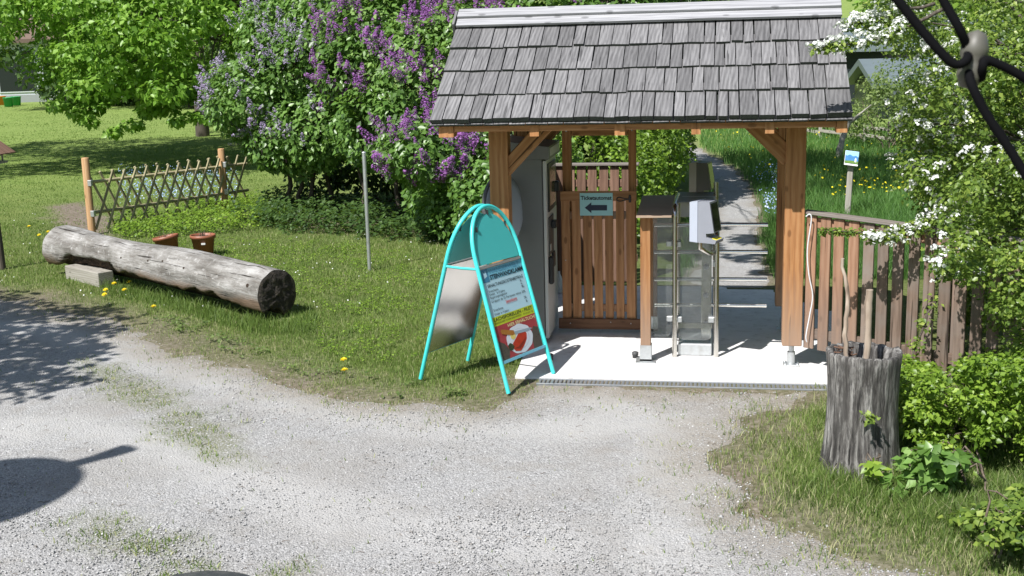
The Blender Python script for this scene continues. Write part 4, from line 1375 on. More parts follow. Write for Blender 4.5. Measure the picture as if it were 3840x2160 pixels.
def log_end(row, out, dark, nm):
    ring = [V[row * NC + j] for j in range(NC)]
    c = sum(ring, Vector()) / NC
    VV, FF = [], []
    NR = 9
    for a in range(NR + 1):
        for j in range(NC):
            f = a / NR
            p = ring[j] * (1 - f) + c * f
            d = (float(vnoise(np.array([(p - c).dot(lr) * 22]), np.array([(p - c).dot(lu) * 22]), 1.0, 66)[0]) - .5)
            VV.append(p + out * (d * .05 * min(1, f * 4) + (.012 if 0 < a else -.002)))
    for a in range(NR):
        for j in range(NC):
            k = (j + 1) % NC
            FF.append((a * NC + j, a * NC + k, (a + 1) * NC + k, (a + 1) * NC + j))
    m_ = MB()
    m_.add(VV, FF, 0, True)
    m_.obj(nm, dark, lg)
log_end(0, -ld, LM[2], 'sawn_end')
log_end(NS, ld, LM[0], 'butt_end')
for f, t, r in ((.045, 1.25, .02), (.40, 1.0, .013), (.47, 1.15, .012), (.30, 1.1, .012), (.60, 1.25, .012)):
    i = int(f * NS)
    j = int(t / (2 * math.pi) * NC)
    p = V[i * NC + j]
    c = LA + (LB - LA) * f
    n = (p - c).normalized()
    MB().lathe([(r, -.01), (r * .95, .006), (r * .4, .007), (.0, .002)], p, 12, 0, n.to_track_quat('Z', 'Y').to_matrix()).obj('branch_stub', LM[1], lg)
# support block
p0, p1 = ground_pt(160, 702), ground_pt(243, 722)
bdir = (Vector(p1) - Vector(p0)).normalized()
bn = Vector((-bdir.y, bdir.x, 0))
blk = beam('wooden_block', Vector(p0) + bn * .13 + Vector((0, 0, .075)), Vector(p1) + bn * .13 + Vector((0, 0, .075)), .20, .18, 'plank_grey', None, side=(0, 0, 1), ch=.006)
tag(blk, 'grey squared wooden block wedged under the hollow end of the log', 'block')

# ------------------------------------------------------------------ flower pots
def pot(x, y, r, h, tilt, label):
    t = thing('flower_pot', label, 'flower pot', (x, y, 0), 'terracotta pots behind the log')
    R = Matrix.Rotation(tilt, 3, 'Y')
    o = Vector((x, y, .0))
    mb = MB()
    mb.lathe([(.0, .0), (r * .72, .0), (r * .95, h * .84), (r * 1.04, h * .84), (r * 1.05, h), (r * .95, h), (r * .92, h * .86)], o, 32, 0, R)
    mb.obj('pot_shell', 'terracotta', t)
    MB().lathe([(r * .925, h * .88), (r * .5, h * .91), (.0, h * .90)], o, 24, 0, R).obj('soil', 'soil', t)
    mb = MB()
    for k in range(26):
        a, rr = random.uniform(0, 6.28), random.uniform(0, r * .7)
        p = o + R @ Vector((rr * math.cos(a), rr * math.sin(a), h * .88))
        mb.tube([p, p + Vector((random.uniform(-.05, .05), random.uniform(-.05, .05), random.uniform(.04, .12)))], [.003, .0012], 4)
    mb.obj('dry_stems', 'twig', t)
    return t
q = ground_pt(503, 648)
p2 = pot(q[0], q[1] + .14, .162, .29, .0, 'terracotta pot with a small white label behind the log')
nv = Vector((CAM[0] - q[0] - .35, CAM[1] - q[1], 0)).normalized()
c = Vector((q[0], q[1] + .14, .185)) + nv * .148
R_ = nv.to_track_quat('Z', 'Y').to_matrix()
MB().box((-.026, -.012, .0), (.026, .012, .004), 0, 0, R_, c).obj('price_label', 'paper', p2)
q = ground_pt(418, 650)
pot(q[0], q[1] + .12, .165, .29, -.16, 'tilted terracotta pot half hidden behind the log')

# ------------------------------------------------------------------ lattice fence
lf = thing('lattice_fence', 'low wooden lattice fence of crossed slats between two round posts', 'fence', (-9.6, 8.4, 0))
FA, FB = Vector(ground_pt(232, 588)), Vector(ground_pt(567, 527))
FA.z = FB.z = 0
lfd = (FB - FA).normalized()
Lq = (FB - FA).length
ln = Vector((-lfd.y, lfd.x, 0))
if ln.dot(Vector(CAM) - FA) < 0: ln = -ln
for p, h, r in ((FA, 1.17, .058), (FB, 1.06, .058)):
    mb = MB()
    mb.lathe([(r, -.1), (r, h - .015), (r * .85, h), (.0, h + .004)], (0, 0, 0), 16)
    me = mb.mesh('post', 'roundpost')
    link('post', me, lf, (p.x, p.y, 0))
ext = .6
for z in (.27, .74):
    a, b = FA + Vector((0, 0, z + .05)), FA + lfd * (Lq + ext) + Vector((0, 0, z - .06 * 0))
    mb = MB()
    mb.tube([a, (a + b) / 2, b], .026, 8)
    mb.obj('rail', 'lattice', lf)
    for p in (FA, FB):
        MB().box((-.03, -.03, 0), (.03, .03, .09), 0, .004).obj('bracket', 'galv', lf).matrix_basis = Matrix.Translation(p + ln * .062 + lfd * .0 + Vector((0, 0, z)))
s = .05
while s < Lq + ext - .3:
    for sg_, off in ((1, .036), (-1, -.036)):
        if abs(s - Lq) < .05 and sg_ > 0:
            pass
        a = FA + lfd * (s - sg_ * .22 + .22) + ln * off + Vector((0, 0, .06 + random.uniform(-.02, .02)))
        b = FA + lfd * (s + sg_ * .22 + .22) + ln * off + Vector((0, 0, .93 + random.uniform(-.03, .02)))
        beam('lattice_slat', a, b, .042, .028, 'lattice', lf, side=ln, ch=.008)
    s += .232

# ------------------------------------------------------------------ steel pole in the lawn
pp = ground_pt(930, 681)
mb = MB()
mb.tube([(pp[0], pp[1], -.05), (pp[0], pp[1], 1.45)], .0235, 14)
mb.lathe([(.026, 1.45), (.026, 1.465), (.0, 1.47)], (pp[0], pp[1], 0), 14)
tag(mb.obj('steel_pole', 'galv'), 'thin galvanised steel pole standing in the lawn below the lilac', 'pole')

# ------------------------------------------------------------------ hollow stump
def stump_mat():
    m, nt, b, o = new_mat('weathered_stump')
    tc = N(nt, 'ShaderNodeTexCoord').outputs['Object']
    g1 = noise(nt, mapping(nt, tc, (22, 22, 2.2)), 1.0, 7, .7, .3)
    g2 = noise(nt, mapping(nt, tc, (70, 70, 6)), 1.0, 5, .7)
    g3 = noise(nt, tc, 5, 5, .65)
    c = ramp(nt, g1, [(.36, (.03, .027, .025)), (.47, (.12, .112, .104)), (.56, (.26, .25, .235)), (.68, (.46, .445, .42))])
    c = mix(nt, c, (.022, .02, .019), ramp(nt, g2, [(.36, (.95, .95, .95)), (.50, (0, 0, 0))]))
    g4 = noise(nt, mapping(nt, tc, (9, 9, 2.4)), 1.0, 6, .7)
    c = mix(nt, c, (.05, .046, .042), ramp(nt, g4, [(.52, (0, 0, 0)), (.63, (.85, .85, .85))]))
    ck = noise(nt, mapping(nt, tc, (30, 30, .7)), 1.0, 2, .5)
    c = mix(nt, c, (.008, .007, .006), ramp(nt, ck, [(.33, (1, 1, 1)), (.35, (0, 0, 0))]))
    nt.links.new(c, b.inputs['Base Color'])
    b.inputs['Roughness'].default_value = .9
    bump(nt, b, mathn(nt, 'ADD', g1, mathn(nt, 'MULTIPLY', g2, .5)), .9, .02)
    return m
M['stump'] = stump_mat()
SC = Vector((.375, -2.36, 0))
st_ = thing('hollow_stump', 'upright hollow grey tree stump used as a planter at the fence', 'stump', SC)
NC2 = 96
prof = [(.262, -.04), (.25, .03), (.236, .10), (.226, .2), (.219, .32), (.216, .45), (.219, .58), (.226, .69), (.232, .745), (.222, .758), (.192, .752), (.182, .72), (.178, .60), (.17, .56), (.0, .555)]
V, F = [], []
for i, (r, z) in enumerate(prof):
    for j in range(NC2):
        t = 2 * math.pi * j / NC2
        n_ = float(vnoise(np.array([math.cos(t) * 4 + 9]), np.array([math.sin(t) * 4 + z * .8]), 1.0, 71)[0]) - .5
        n2_ = float(vnoise(np.array([j * .55]), np.array([z * 1.5]), 1.0, 72)[0]) - .5
        k = 1 + .10 * n_ + .05 * n2_
        if r < .05: k = 1
        zz = z + (.035 * n_ + .02 * n2_ if .7 < z else 0)
        crack = max(0, 1 - abs(((t - 4.62 + math.pi) % (2 * math.pi)) - math.pi) / .035)
        rr = r * k - (.02 * crack if i < 10 else 0)
        V.append(SC + Vector((rr * math.cos(t), rr * math.sin(t), zz)))
for i in range(len(prof) - 1):
    for j in range(NC2):
        k = (j + 1) % NC2
        F.append((i * NC2 + j, i * NC2 + k, (i + 1) * NC2 + k, (i + 1) * NC2 + j))
mb = MB()
mb.add(V, F, 0, True)
mb.obj('stump_shell', 'stump', st_, SC)
MB().lathe([(.17, .60), (.1, .625), (.0, .62)], SC, 24).obj('soil_fill', 'soil', st_)
def stick(a, b, r0, r1, label, wig=.02, seed=1):
    rs = random.Random(seed)
    a, b = Vector(a), Vector(b)
    pts, rad = [], []
    for k in range(15):
        f = k / 14
        p = a + (b - a) * f
        w = math.sin(f * math.pi)
        pts.append(p + Vector((rs.uniform(-1, 1), rs.uniform(-1, 1), 0)) * wig * .35 + Vector((wig * math.sin(f * 7 + seed), 0, 0)) * w)
        rad.append((r0 + (r1 - r0) * f) * rs.uniform(.88, 1.12))
    o = MB().tube(pts, rad, 9).obj('stick', 'stick')
    tag(o, label, 'stick')
stick((.285, -2.44, .60), (.225, -2.36, 1.345), .016, .011, 'thin crooked pale stick leaning in the hollow stump', .02, 3)
stick((.375, -2.45, .60), (.388, -2.42, 1.16), .021, .024, 'thick short barkless stick standing in the hollow stump', .006, 5)
mb = MB()
for k in range(14):
    p = Vector((.26, -2.36, .74)) + Vector((random.uniform(-.05, .05), random.uniform(-.04, .04), random.uniform(-.02, .03)))
    a = random.uniform(0, 3.1)
    mb.tube([p, p + Vector((math.cos(a) * .05, math.sin(a) * .05, random.uniform(-.01, .012)))], .005, 5)
mb.obj('bark_bits', 'backboard', st_)

# ------------------------------------------------------------------ information sign in the meadow
q = Vector(ground_pt(2130, 548))
ps_ = thing('picture_sign', 'small tilted landscape picture panel on a grey post in the meadow', 'sign', q)
beam('post', q + Vector((0, 0, -.1)), q + Vector((.035, 0, .80)), .085, .05, 'plank_grey', ps_, side=(0, 1, 0), ch=.012)
R_ = Matrix.Rotation(.14, 3, 'Y') @ Matrix.Rotation(-.45, 3, 'X')
c = q + Vector((.04, -.05, .905))
def panel(nm, x0, x1, z0, z1, yy, mat):
    MB().box((x0, yy, z0), (x1, yy + .004, z1), 0, 0, R_, c).obj(nm, mat, ps_)
MB().box((-.10, 0, -.115), (.10, .012, .115), 0, .002, R_, c).obj('panel', 'paper', ps_)
M['pic_sky'] = plain('picture_sky', (.30, .55, .80), .3, 0, .2, 12)
M['pic_hill'] = plain('picture_mountain', (.06, .20, .42), .3, 0, .3, 20)
M['pic_green'] = plain('picture_meadow', (.12, .22, .04), .3, 0, .3, 30)
panel('picture_sky', -.096, .096, .02, .11, -.005, 'pic_sky')
def rp(poly, d0, nm, mat):
    MB().prism(poly, lambda a, b, d: c + R_ @ Vector((a, d, b)), d0, d0 + .002).obj(nm, mat, ps_)
rp([(-.096, -.05), (.096, -.05), (.096, .02), (.06, .045), (.02, .03), (-.03, .055), (-.07, .03), (-.096, .04)], -.008, 'picture_mountain', 'pic_hill')
rp([(-.096, -.085), (.096, -.085), (.096, -.045), (0, -.04), (-.096, -.05)], -.0085, 'picture_meadow', 'pic_green')
rp([(.045, -.06), (.07, -.06), (.07, -.01), (.06, .01), (.045, -.01)], -.011, 'picture_house', 'white_wall')

# ------------------------------------------------------------------ dead trunk, rail fence and bushes at the far end of the meadow
def wobble_tube(pts, rad, n=5, amp=.03, seed=0, seg=8):
    rs = random.Random(seed)
    P, R_ = [], []
    for i in range(len(pts) - 1):
        for k in range(n):
            f = k / n
            a, b = Vector(pts[i]), Vector(pts[i + 1])
            P.append(a + (b - a) * f + Vector((rs.uniform(-amp, amp), rs.uniform(-amp, amp), rs.uniform(-amp, amp) * .4)))
            R_.append((rad[i] + (rad[i + 1] - rad[i]) * f) * rs.uniform(.9, 1.1))
    P.append(Vector(pts[-1]))
    R_.append(rad[-1])
    return P, R_
q = Vector(ground_pt(2105, 402))
dt = thing('dead_trunk', 'leaning bare dead tree trunk in the meadow behind the picture sign', 'tree trunk', q)
P, R_ = wobble_tube([q - Vector((0, 0, .1)), q + Vector((.08, 0, .35)), q + Vector((.22, .1, .75)), q + Vector((.30, .1, .95))], [.085, .07, .055, .045], 4, .012, 2)
MB().tube(P, R_, 10).obj('trunk', 'plank_grey', dt)
for k, e in enumerate(((.55, .1, .98), (.05, .2, 1.15), (.7, .0, 1.2))):
    P, R_ = wobble_tube([q + Vector((.24, .1, .8)), q + Vector(e)], [.035, .012], 5, .02, 5 + k, 6)
    MB().tube(P, R_, 6).obj('limb', 'plank_grey', dt)
rl = thing('rail_fence', 'old grey wooden rail fence at the far edge of the meadow', 'fence', (2.6, 22.6, 0))
a, b = Vector((1.2, 25.2, 0)), Vector((4.6, 19.2, 0))
for k in range(8):
    p = a + (b - a) * (k / 7)
    p.z = float(height(p.x, p.y))
    beam('post', p, p + Vector((random.uniform(-.03, .03), 0, .62)), .09, .07, 'plank_grey', rl)
for z in (.2, .42):
    for k in range(7):
        p, q2 = a + (b - a) * (k / 7), a + (b - a) * ((k + 1) / 7)
        beam('rail', p + Vector((0, -.05, z + random.uniform(-.03, .03))), q2 + Vector((0, -.05, z + random.uniform(-.03, .03))), .075, .035, 'plank_grey', rl, side=(0, 1, 0))

# ------------------------------------------------------------------ houses
def house(name, label, c, ang, w, d, hwall, hroof, wallm, roofm, wins, over=.5, roofw=None):
    t = thing(name, label, 'house', c)
    c = Vector(c)
    R = Matrix.Rotation(ang, 3, 'Z')
    W = lambda x, y, z: c + R @ Vector((x, y, z))
    MB().box((-w / 2, -d / 2, -.2), (w / 2, d / 2, hwall), 0, 0, R, c).obj('wall', wallm, t)
    MB().box((-w / 2 - .03, -d / 2 - .03, -.2), (w / 2 + .03, d / 2 + .03, .45), 0, 0, R, c).obj('plinth', 'house_grey', t)
    mb = MB()
    P = [(-d / 2 - over, hwall - .1), (0, hwall + hroof), (d / 2 + over, hwall - .1), (d / 2 + over, hwall + .12), (0, hwall + hroof + .22), (-d / 2 - over, hwall + .12)]
    mb.prism(P, lambda a, b, dd: W(dd, a, b), -w / 2 - over, w / 2 + over)
    mb.obj('roof', roofm, t)
    mb = MB()
    mb.prism([(-d / 2, hwall), (d / 2, hwall), (0, hwall + hroof)], lambda a, b, dd: W(dd, a, b), -w / 2, w / 2)
    mb.obj('gable', wallm, t)
    for (x0, x1, z0, z1) in wins:
        wi = MB().box((x0, -d / 2 - .05, z0), (x1, -d / 2 + .02, z1), 0, 0, R, c).obj('window', 'white_wall', t)
        MB().box((x0 + .07, -d / 2 - .06, z0 + .07), (x1 - .07, -d / 2 - .051, z1 - .07), 0, 0, R, c).obj('pane', 'house_dark', wi)
    return t
house('house', 'white house with dark glass doors half hidden behind the linden tree', (-45.9, 59.8, 0), .42, 12, 8, 3.6, 2.6, 'white_wall', 'roof_brown',
      [(-1.2, 1.0, 1.2, 3.1), (1.5, 3.7, .6, 3.1), (4.0, 5.6, .6, 3.1), (-4, -2, 1.3, 2.9)])
for (x, y), nm, m_, lb in (((4, 258), 'tub', 'orange_tub', 'orange tub on the lawn by the far white house'), ((22, 262), 'tub', 'green_tub', 'left of two green tubs on the lawn by the far white house'), ((42, 259), 'tub', 'green_tub', 'right of two green tubs on the lawn by the far white house')):
    q = ground_pt(x, y + 6)
    mb = MB()
    mb.lathe([(.0, .0), (.22, .0), (.27, .46), (.29, .47), (.29, .5), (.25, .5), (.22, .1)], (q[0], q[1], 0), 16)
    tag(mb.obj(nm, m_), lb, 'tub')
q = ground_pt(655, 338)
house('house', 'distant house with grey-green roof right of the shelter roof', (7.9, 41, -1.4), -.25, 9, 7, 3.6, 1.0, 'house_dark', 'roof_grey', [(-3, -1.6, 1.2, 2.6), (.5, 2, 1.2, 2.6)])
house('shed', 'low dark shed with pale roof edge behind the meadow bushes', (5.9, 33, -1.5), .15, 3.0, 3, 2.6, .6, 'house_dark', 'roof_grey', [(-.6, .5, 1.0, 1.9)], .3)
house('house', 'pale house glimpsed between the hawthorn branches', (17.5, 52, -.5), .2, 8, 8, 3.2, 2.6, 'white_wall', 'roof_brown', [(-3, -1.8, .8, 2.2), (-.6, .6, .8, 2.2)])

# bird feeder at the left edge
q = Vector(ground_pt(6, 674))
fe = thing('bird_feeder', 'wooden bird feeder with pitched roof on a post at the left edge', 'bird feeder', q)
MB().tube([q + Vector((0, 0, -.1)), q + Vector((-.03, 0, 1.36))], [.048, .042], 12).obj('post', 'bark', fe)
o = q + Vector((-.03, 0, 1.36))
MB().box((-.17, -.15, 0), (.19, .15, .03), 0, .003, None).obj('floor', 'plank_grey', fe).matrix_basis = Matrix.Translation(o)
for sx in (-.13, .13):
    for sy_ in (-.11, .11):
        beam('corner_post', o + Vector((sx, sy_, .03)), o + Vector((sx, sy_, .17)), .02, .02, 'plank_grey', fe)
for sx in (-1, 1):
    beam('roof_board', o + Vector((sx * .27, 0, .125)), o + Vector((0, 0, .315)), .40, .02, 'backboard', fe, side=Vector((sx * .19, 0, .27)))

# ------------------------------------------------------------------ overhead cable with insulator near the camera
wi = thing('cable_insulator', 'black overhead cables tied to a grey egg insulator at the upper right', 'insulator', ray_pt(2445, 165, 1.25))
def cabl(px, nm='cable', r=.0050, dist=1.25):
    P = [ray_pt(x, y, dist + (dz if dz else 0)) for x, y, dz in px]
    sp = []
    for i in range(len(P) - 1):
        for k in range(6):
            a = [P[max(min(i + j, len(P) - 1), 0)] for j in (-1, 0, 1, 2)]
            f = k / 6
            sp.append(.5 * ((2 * a[1]) + (a[2] - a[0]) * f + (2 * a[0] - 5 * a[1] + 4 * a[2] - a[3]) * f * f + (3 * a[1] - a[0] - 3 * a[2] + a[3]) * f ** 3))
    sp.append(P[-1])
    MB().tube(sp, r, 10).obj(nm, 'wirerubber', wi)
cabl([(2170, -110, 0), (2258, 0, 0), (2330, 90, 0), (2385, 150, 0), (2410, 162, 0), (2432, 150, .0), (2434, 125, .01), (2415, 75, 0), (2378, 10, 0), (2340, -70, 0)])
cabl([(2640, 240, 0), (2576, 195, 0), (2520, 165, 0), (2480, 152, 0), (2472, 170, .0), (2468, 195, .01), (2450, 195, .015), (2438, 180, .01), (2445, 215, 0), (2480, 285, 0), (2530, 360, 0), (2580, 440, 0), (2640, 540, 0)])
c = ray_pt(2447, 152, 1.265)
R_ = Matrix.Rotation(.12, 3, 'Y')
MB().lathe([(.0, -.030), (.009, -.028), (.0145, -.016), (.0135, -.004), (.0115, 0.0), (.0145, .006), (.0145, .014), (.009, .028), (.0, .032)], c, 18, 0, R_).obj('egg_insulator', 'ceramic', wi)

# dish aerial and rain barrel beside the camera (outside the frame; the dish shadow falls on the gravel)
q = Vector(ground_pt(-95, 1240))
zc = 4.6
def against_sun(p, z):
    k_ = z / math.tan(SUN_EL)
    return Vector((p[0] - math.sin(SUN_AZ) * k_, p[1] - math.cos(SUN_AZ) * k_, z))
dc = against_sun(q, zc)
da = thing('dish_aerial', 'dish aerial on a mast left of the viewpoint, seen only as a shadow', 'aerial', (dc.x - .9, dc.y - .15, 0))
Rz = Vector((-.25, -.75, .62)).normalized().to_track_quat('Z', 'Y').to_matrix()
MB().lathe([(.0, -.02), (.3, .0), (.48, .05), (.62, .10), (.625, .105), (.48, .06), (.3, .012), (.0, -.008)], dc, 40, 0, Rz).obj('dish_shell', 'dish', da)
tip = against_sun(ground_pt(318, 1123), zc + .25)
tp2 = against_sun(ground_pt(255, 1143), zc + .2)
MB().tube([dc, tp2, tip], [.07, .065, .08], 12).obj('feed_arm', 'galv', da)
MB().tube([tp2, tip], [.082, .098], 14).obj('feed_horn', 'darkgrey', da)
MB().tube([(dc.x - .9, dc.y - .15, 0), (dc.x - .9, dc.y - .15, zc + .1)], .03, 10).obj('mast', 'galv', da)
MB().tube([(dc.x - .9, dc.y - .15, zc), tuple(dc)], .025, 8).obj('mount', 'galv', da)
q = ground_pt(571, 1438, .86)
brl = thing('rain_barrel', 'dark rounded barrel lid just showing at the lower edge', 'barrel', (q[0], q[1] - .26, 0))
mb = MB()
mb.lathe([(.0, 0), (.25, .0), (.29, .3), (.29, .6), (.26, .84), (.0, .84)], (q[0] - .02, q[1] - .26, 0), 32)
mb.obj('barrel_body', 'darkboard', brl)
mb = MB()
mb.lathe([(.272, .835), (.275, .852), (.262, .862), (.1, .872), (.0, .874)], (q[0] - .02, q[1] - .26, 0), 32)
mb.obj('lid', 'darkgrey', brl)

# ------------------------------------------------------------------ foliage tools
def unit(v):
    return v / (np.linalg.norm(v, axis=1, keepdims=True) + 1e-9)
SUNV = np.array([-SUND.x, -SUND.y, -SUND.z])

def leaf_arrays(P, nrm, ax, L, W, rnd, droop=.25, fold=.18):
    n = len(P)
    ax = unit(ax - nrm * np.sum(ax * nrm, 1, keepdims=True))
    sd = np.cross(nrm, ax)
    L, W = L[:, None], W[:, None]
    b = P
    m = P + ax * L * .5 - nrm * W * fold
    l = P + ax * L * .40 + sd * W * .5
    r = P + ax * L * .40 - sd * W * .5
    t = P + ax * L - nrm * L * droop
    V = np.stack([b, m, l, r, t], 1).reshape(-1, 3)
    i = np.arange(n)[:, None, None] * 5
    F = (np.array([[0, 1, 2], [1, 4, 2], [0, 3, 1], [1, 3, 4]])[None] + i).reshape(-1, 3)
    return V, F, np.repeat(rnd, 5)

def rand_dirs(n):
    return unit(rng.normal(size=(n, 3)))

def clump_leaves(C, R, n_per, L, sun=.45, up=.55, out=.55, flat=1.0, hang=.5, tone=0.0, shell=.55):
    """C (k,3) centres, R (k,) radii"""
    k = len(C)
    idx = np.repeat(np.arange(k), n_per)
    n = len(idx)
    d = rand_dirs(n)
    rr = rng.uniform(shell, 1.0, n) ** .6
    off = d * (R[idx] * rr)[:, None]
    off[:, 2] *= flat
    P = C[idx] + off
    nrm = unit(rand_dirs(n) * .75 + d * out + np.array([0, 0, up]) + SUNV * sun)
    ax = rand_dirs(n) + d * .5 + np.array([0, 0, -hang])
    Ls = rng.uniform(L[0], L[1], n)
    W = Ls * rng.uniform(.62, .85, n)
    ct = rng.uniform(-.12, .12, k)[idx]
    rnd = np.clip(rng.beta(2.2, 2.4, n) + ct + tone, 0, 1)
    return P, nrm, ax, Ls, W, rnd

def lobe_leaves(lobes, per_m2, L, sun=.45, tone=0.0, hole=.42, hang=.5, hs=1.6, mask=None, depthk=.22):
    """leaves in a thick shell of overlapping ellipsoids"""
    lob = np.array(lobes, float)
    out = []
    for i, (cx, cy, cz, rx, ry, rz) in enumerate(lob):
        area = 4 * math.pi * ((rx * ry) ** 1.6 / 3 + (rx * rz) ** 1.6 / 3 + (ry * rz) ** 1.6 / 3) ** (1 / 1.6)
        n = int(area * per_m2)
        d = rand_dirs(n)
        # bumpy surface
        bmp = vnoise(d[:, 0] * 2.2 + i * 7 + d[:, 2], d[:, 1] * 2.2 + d[:, 2] * 1.7, 1.0, 90 + i, 3)
        rr = (.80 + .45 * (bmp - .3)) * (1 - depthk * rng.random(n) ** 1.5)
        P = np.array([cx, cy, cz]) + d * rr[:, None] * np.array([rx, ry, rz])
        keep = np.ones(n, bool)
        for j, (ax_, ay_, az_, bx_, by_, bz_) in enumerate(lob):
            if j != i:
                q = (P - np.array([ax_, ay_, az_])) / np.array([bx_, by_, bz_])
                keep &= (np.sum(q * q, 1) > .38) | (rng.random(n) < .12)
        hn = vnoise(P[:, 0] * hs + P[:, 2] * 1.3, P[:, 1] * hs - P[:, 2] * 1.1, 1.0, 60 + i, 3)
        keep &= hn > hole * (.6 + .5 * rng.random(n))
        keep &= P[:, 2] > .03
        P, d = P[keep], d[keep]
        n = len(P)
        nrm = unit(rand_dirs(n) * .75 + d * .5 + np.array([0, 0, .45]) + SUNV * sun)
        ax = rand_dirs(n) + d * .6 + np.array([0, 0, -hang])
        Ls = rng.uniform(L[0], L[1], n)
        rnd = np.clip(rng.beta(2.2, 2.4, n) + tone + (vnoise(P[:, 0], P[:, 2] + P[:, 1], 1.1, 33, 2) - .5) * .5, 0, 1)
        out.append((P, nrm, ax, Ls, Ls * rng.uniform(.6, .82, n), rnd, d))
    cat = [np.concatenate([o[k] for o in out]) for k in range(7)]
    if mask is not None:
        mk = mask(cat[0])
        cat = [c[mk] for c in cat]
    return cat

def foliage(name, arrs, mat, parent, droop=.25):
    V, F, R = [], [], []
    k = 0
    for a in arrs:
        v, f, r = leaf_arrays(*a[:6], droop=droop)
        V.append(v)
        F.append(f + k)
        R.append(r)
        k += len(v)
    me = npmesh(name, np.concatenate(V), np.concatenate(F), mat, np.concatenate(R))
    return link(name, me, parent, (0, 0, 0))

def limbs(mb, base, tips, r0, r1, seed=0, fork=.45, seg=6, amp=.06):
    rs = random.Random(seed)
    for tpt in tips:
        tpt = Vector(tpt)
        base = Vector(base)
        mid = base + (tpt - base) * fork + Vector((rs.uniform(-.15, .15), rs.uniform(-.15, .15), rs.uniform(0, .25)))
        P, R = wobble_tube([base, mid, tpt], [r0, r0 * .6, r1], 5, amp, rs.randint(0, 9999))
        mb.tube(P, R, seg)

def blossom_template(name, mat, n, h, r, fl, pal=1.0):
    """a panicle: cone of four-petalled florets"""
    z = rng.random(n) ** 1.3
    a = rng.uniform(0, 2 * math.pi, n)
    rad = r * (1 - z * .8) * rng.uniform(.55, 1.05, n)
    P = np.stack([rad * np.cos(a), rad * np.sin(a), z * h], 1)
    nr = unit(np.stack([np.cos(a), np.sin(a), .35 + z], 1) + rand_dirs(n) * .5)
    V, F, R = [], [], []
    for i in range(n):
        x = unit(np.cross(nr[i:i + 1], rand_dirs(1)))[0]
        y = np.cross(nr[i], x)
        s = fl * rng.uniform(.7, 1.2)
        q = len(V)
        c = P[i]
        V += [c + nr[i] * s * .25, c + x * s, c + (x + y) * s * .25, c + y * s, c + (y - x) * s * .25, c - x * s, c - (x + y) * s * .25, c - y * s, c + (x - y) * s * .25]
        F += [(q, q + 1, q + 2), (q, q + 2, q + 3), (q, q + 3, q + 4), (q, q + 4, q + 5), (q, q + 5, q + 6), (q, q + 6, q + 7), (q, q + 7, q + 8), (q, q + 8, q + 1)]
        R += [float(np.clip(rng.normal(.5, .22), 0, 1))] * 9
    return npmesh(name, np.array(V), np.array(F), mat, np.array(R))

def place_blossoms(parent, meshes, P, D, scale, name='blossom', tilt=.5):
    for i in range(len(P)):
        d = Vector(D[i])
        d = (d * (1 - tilt) + Vector((random.uniform(-.4, .4), random.uniform(-.4, .4), random.uniform(.3, 1)))).normalized()
        q = d.to_track_quat('Z', 'Y').to_matrix().to_4x4()
        s = random.uniform(*scale)
        mw = Matrix.Translation(P[i]) @ q @ Matrix.Rotation(random.uniform(0, 6.28), 4, 'Z') @ Matrix.Diagonal((s * random.uniform(.8, 1.2), s * random.uniform(.8, 1.2), s, 1))
        link(name, random.choice(meshes), parent, mw=mw)

def poly_mask(P, poly):
    d = project(P)
    return poly_sdf(d[:, 0], d[:, 1], poly) > 0

PURP = [blossom_template('lilac_blossom', 'purple', 130, .20, .075, .0135) for _ in range(3)]
PALE = [blossom_template('pale_lilac_blossom', 'pale_purple', 60, .17, .05, .011) for _ in range(3)]

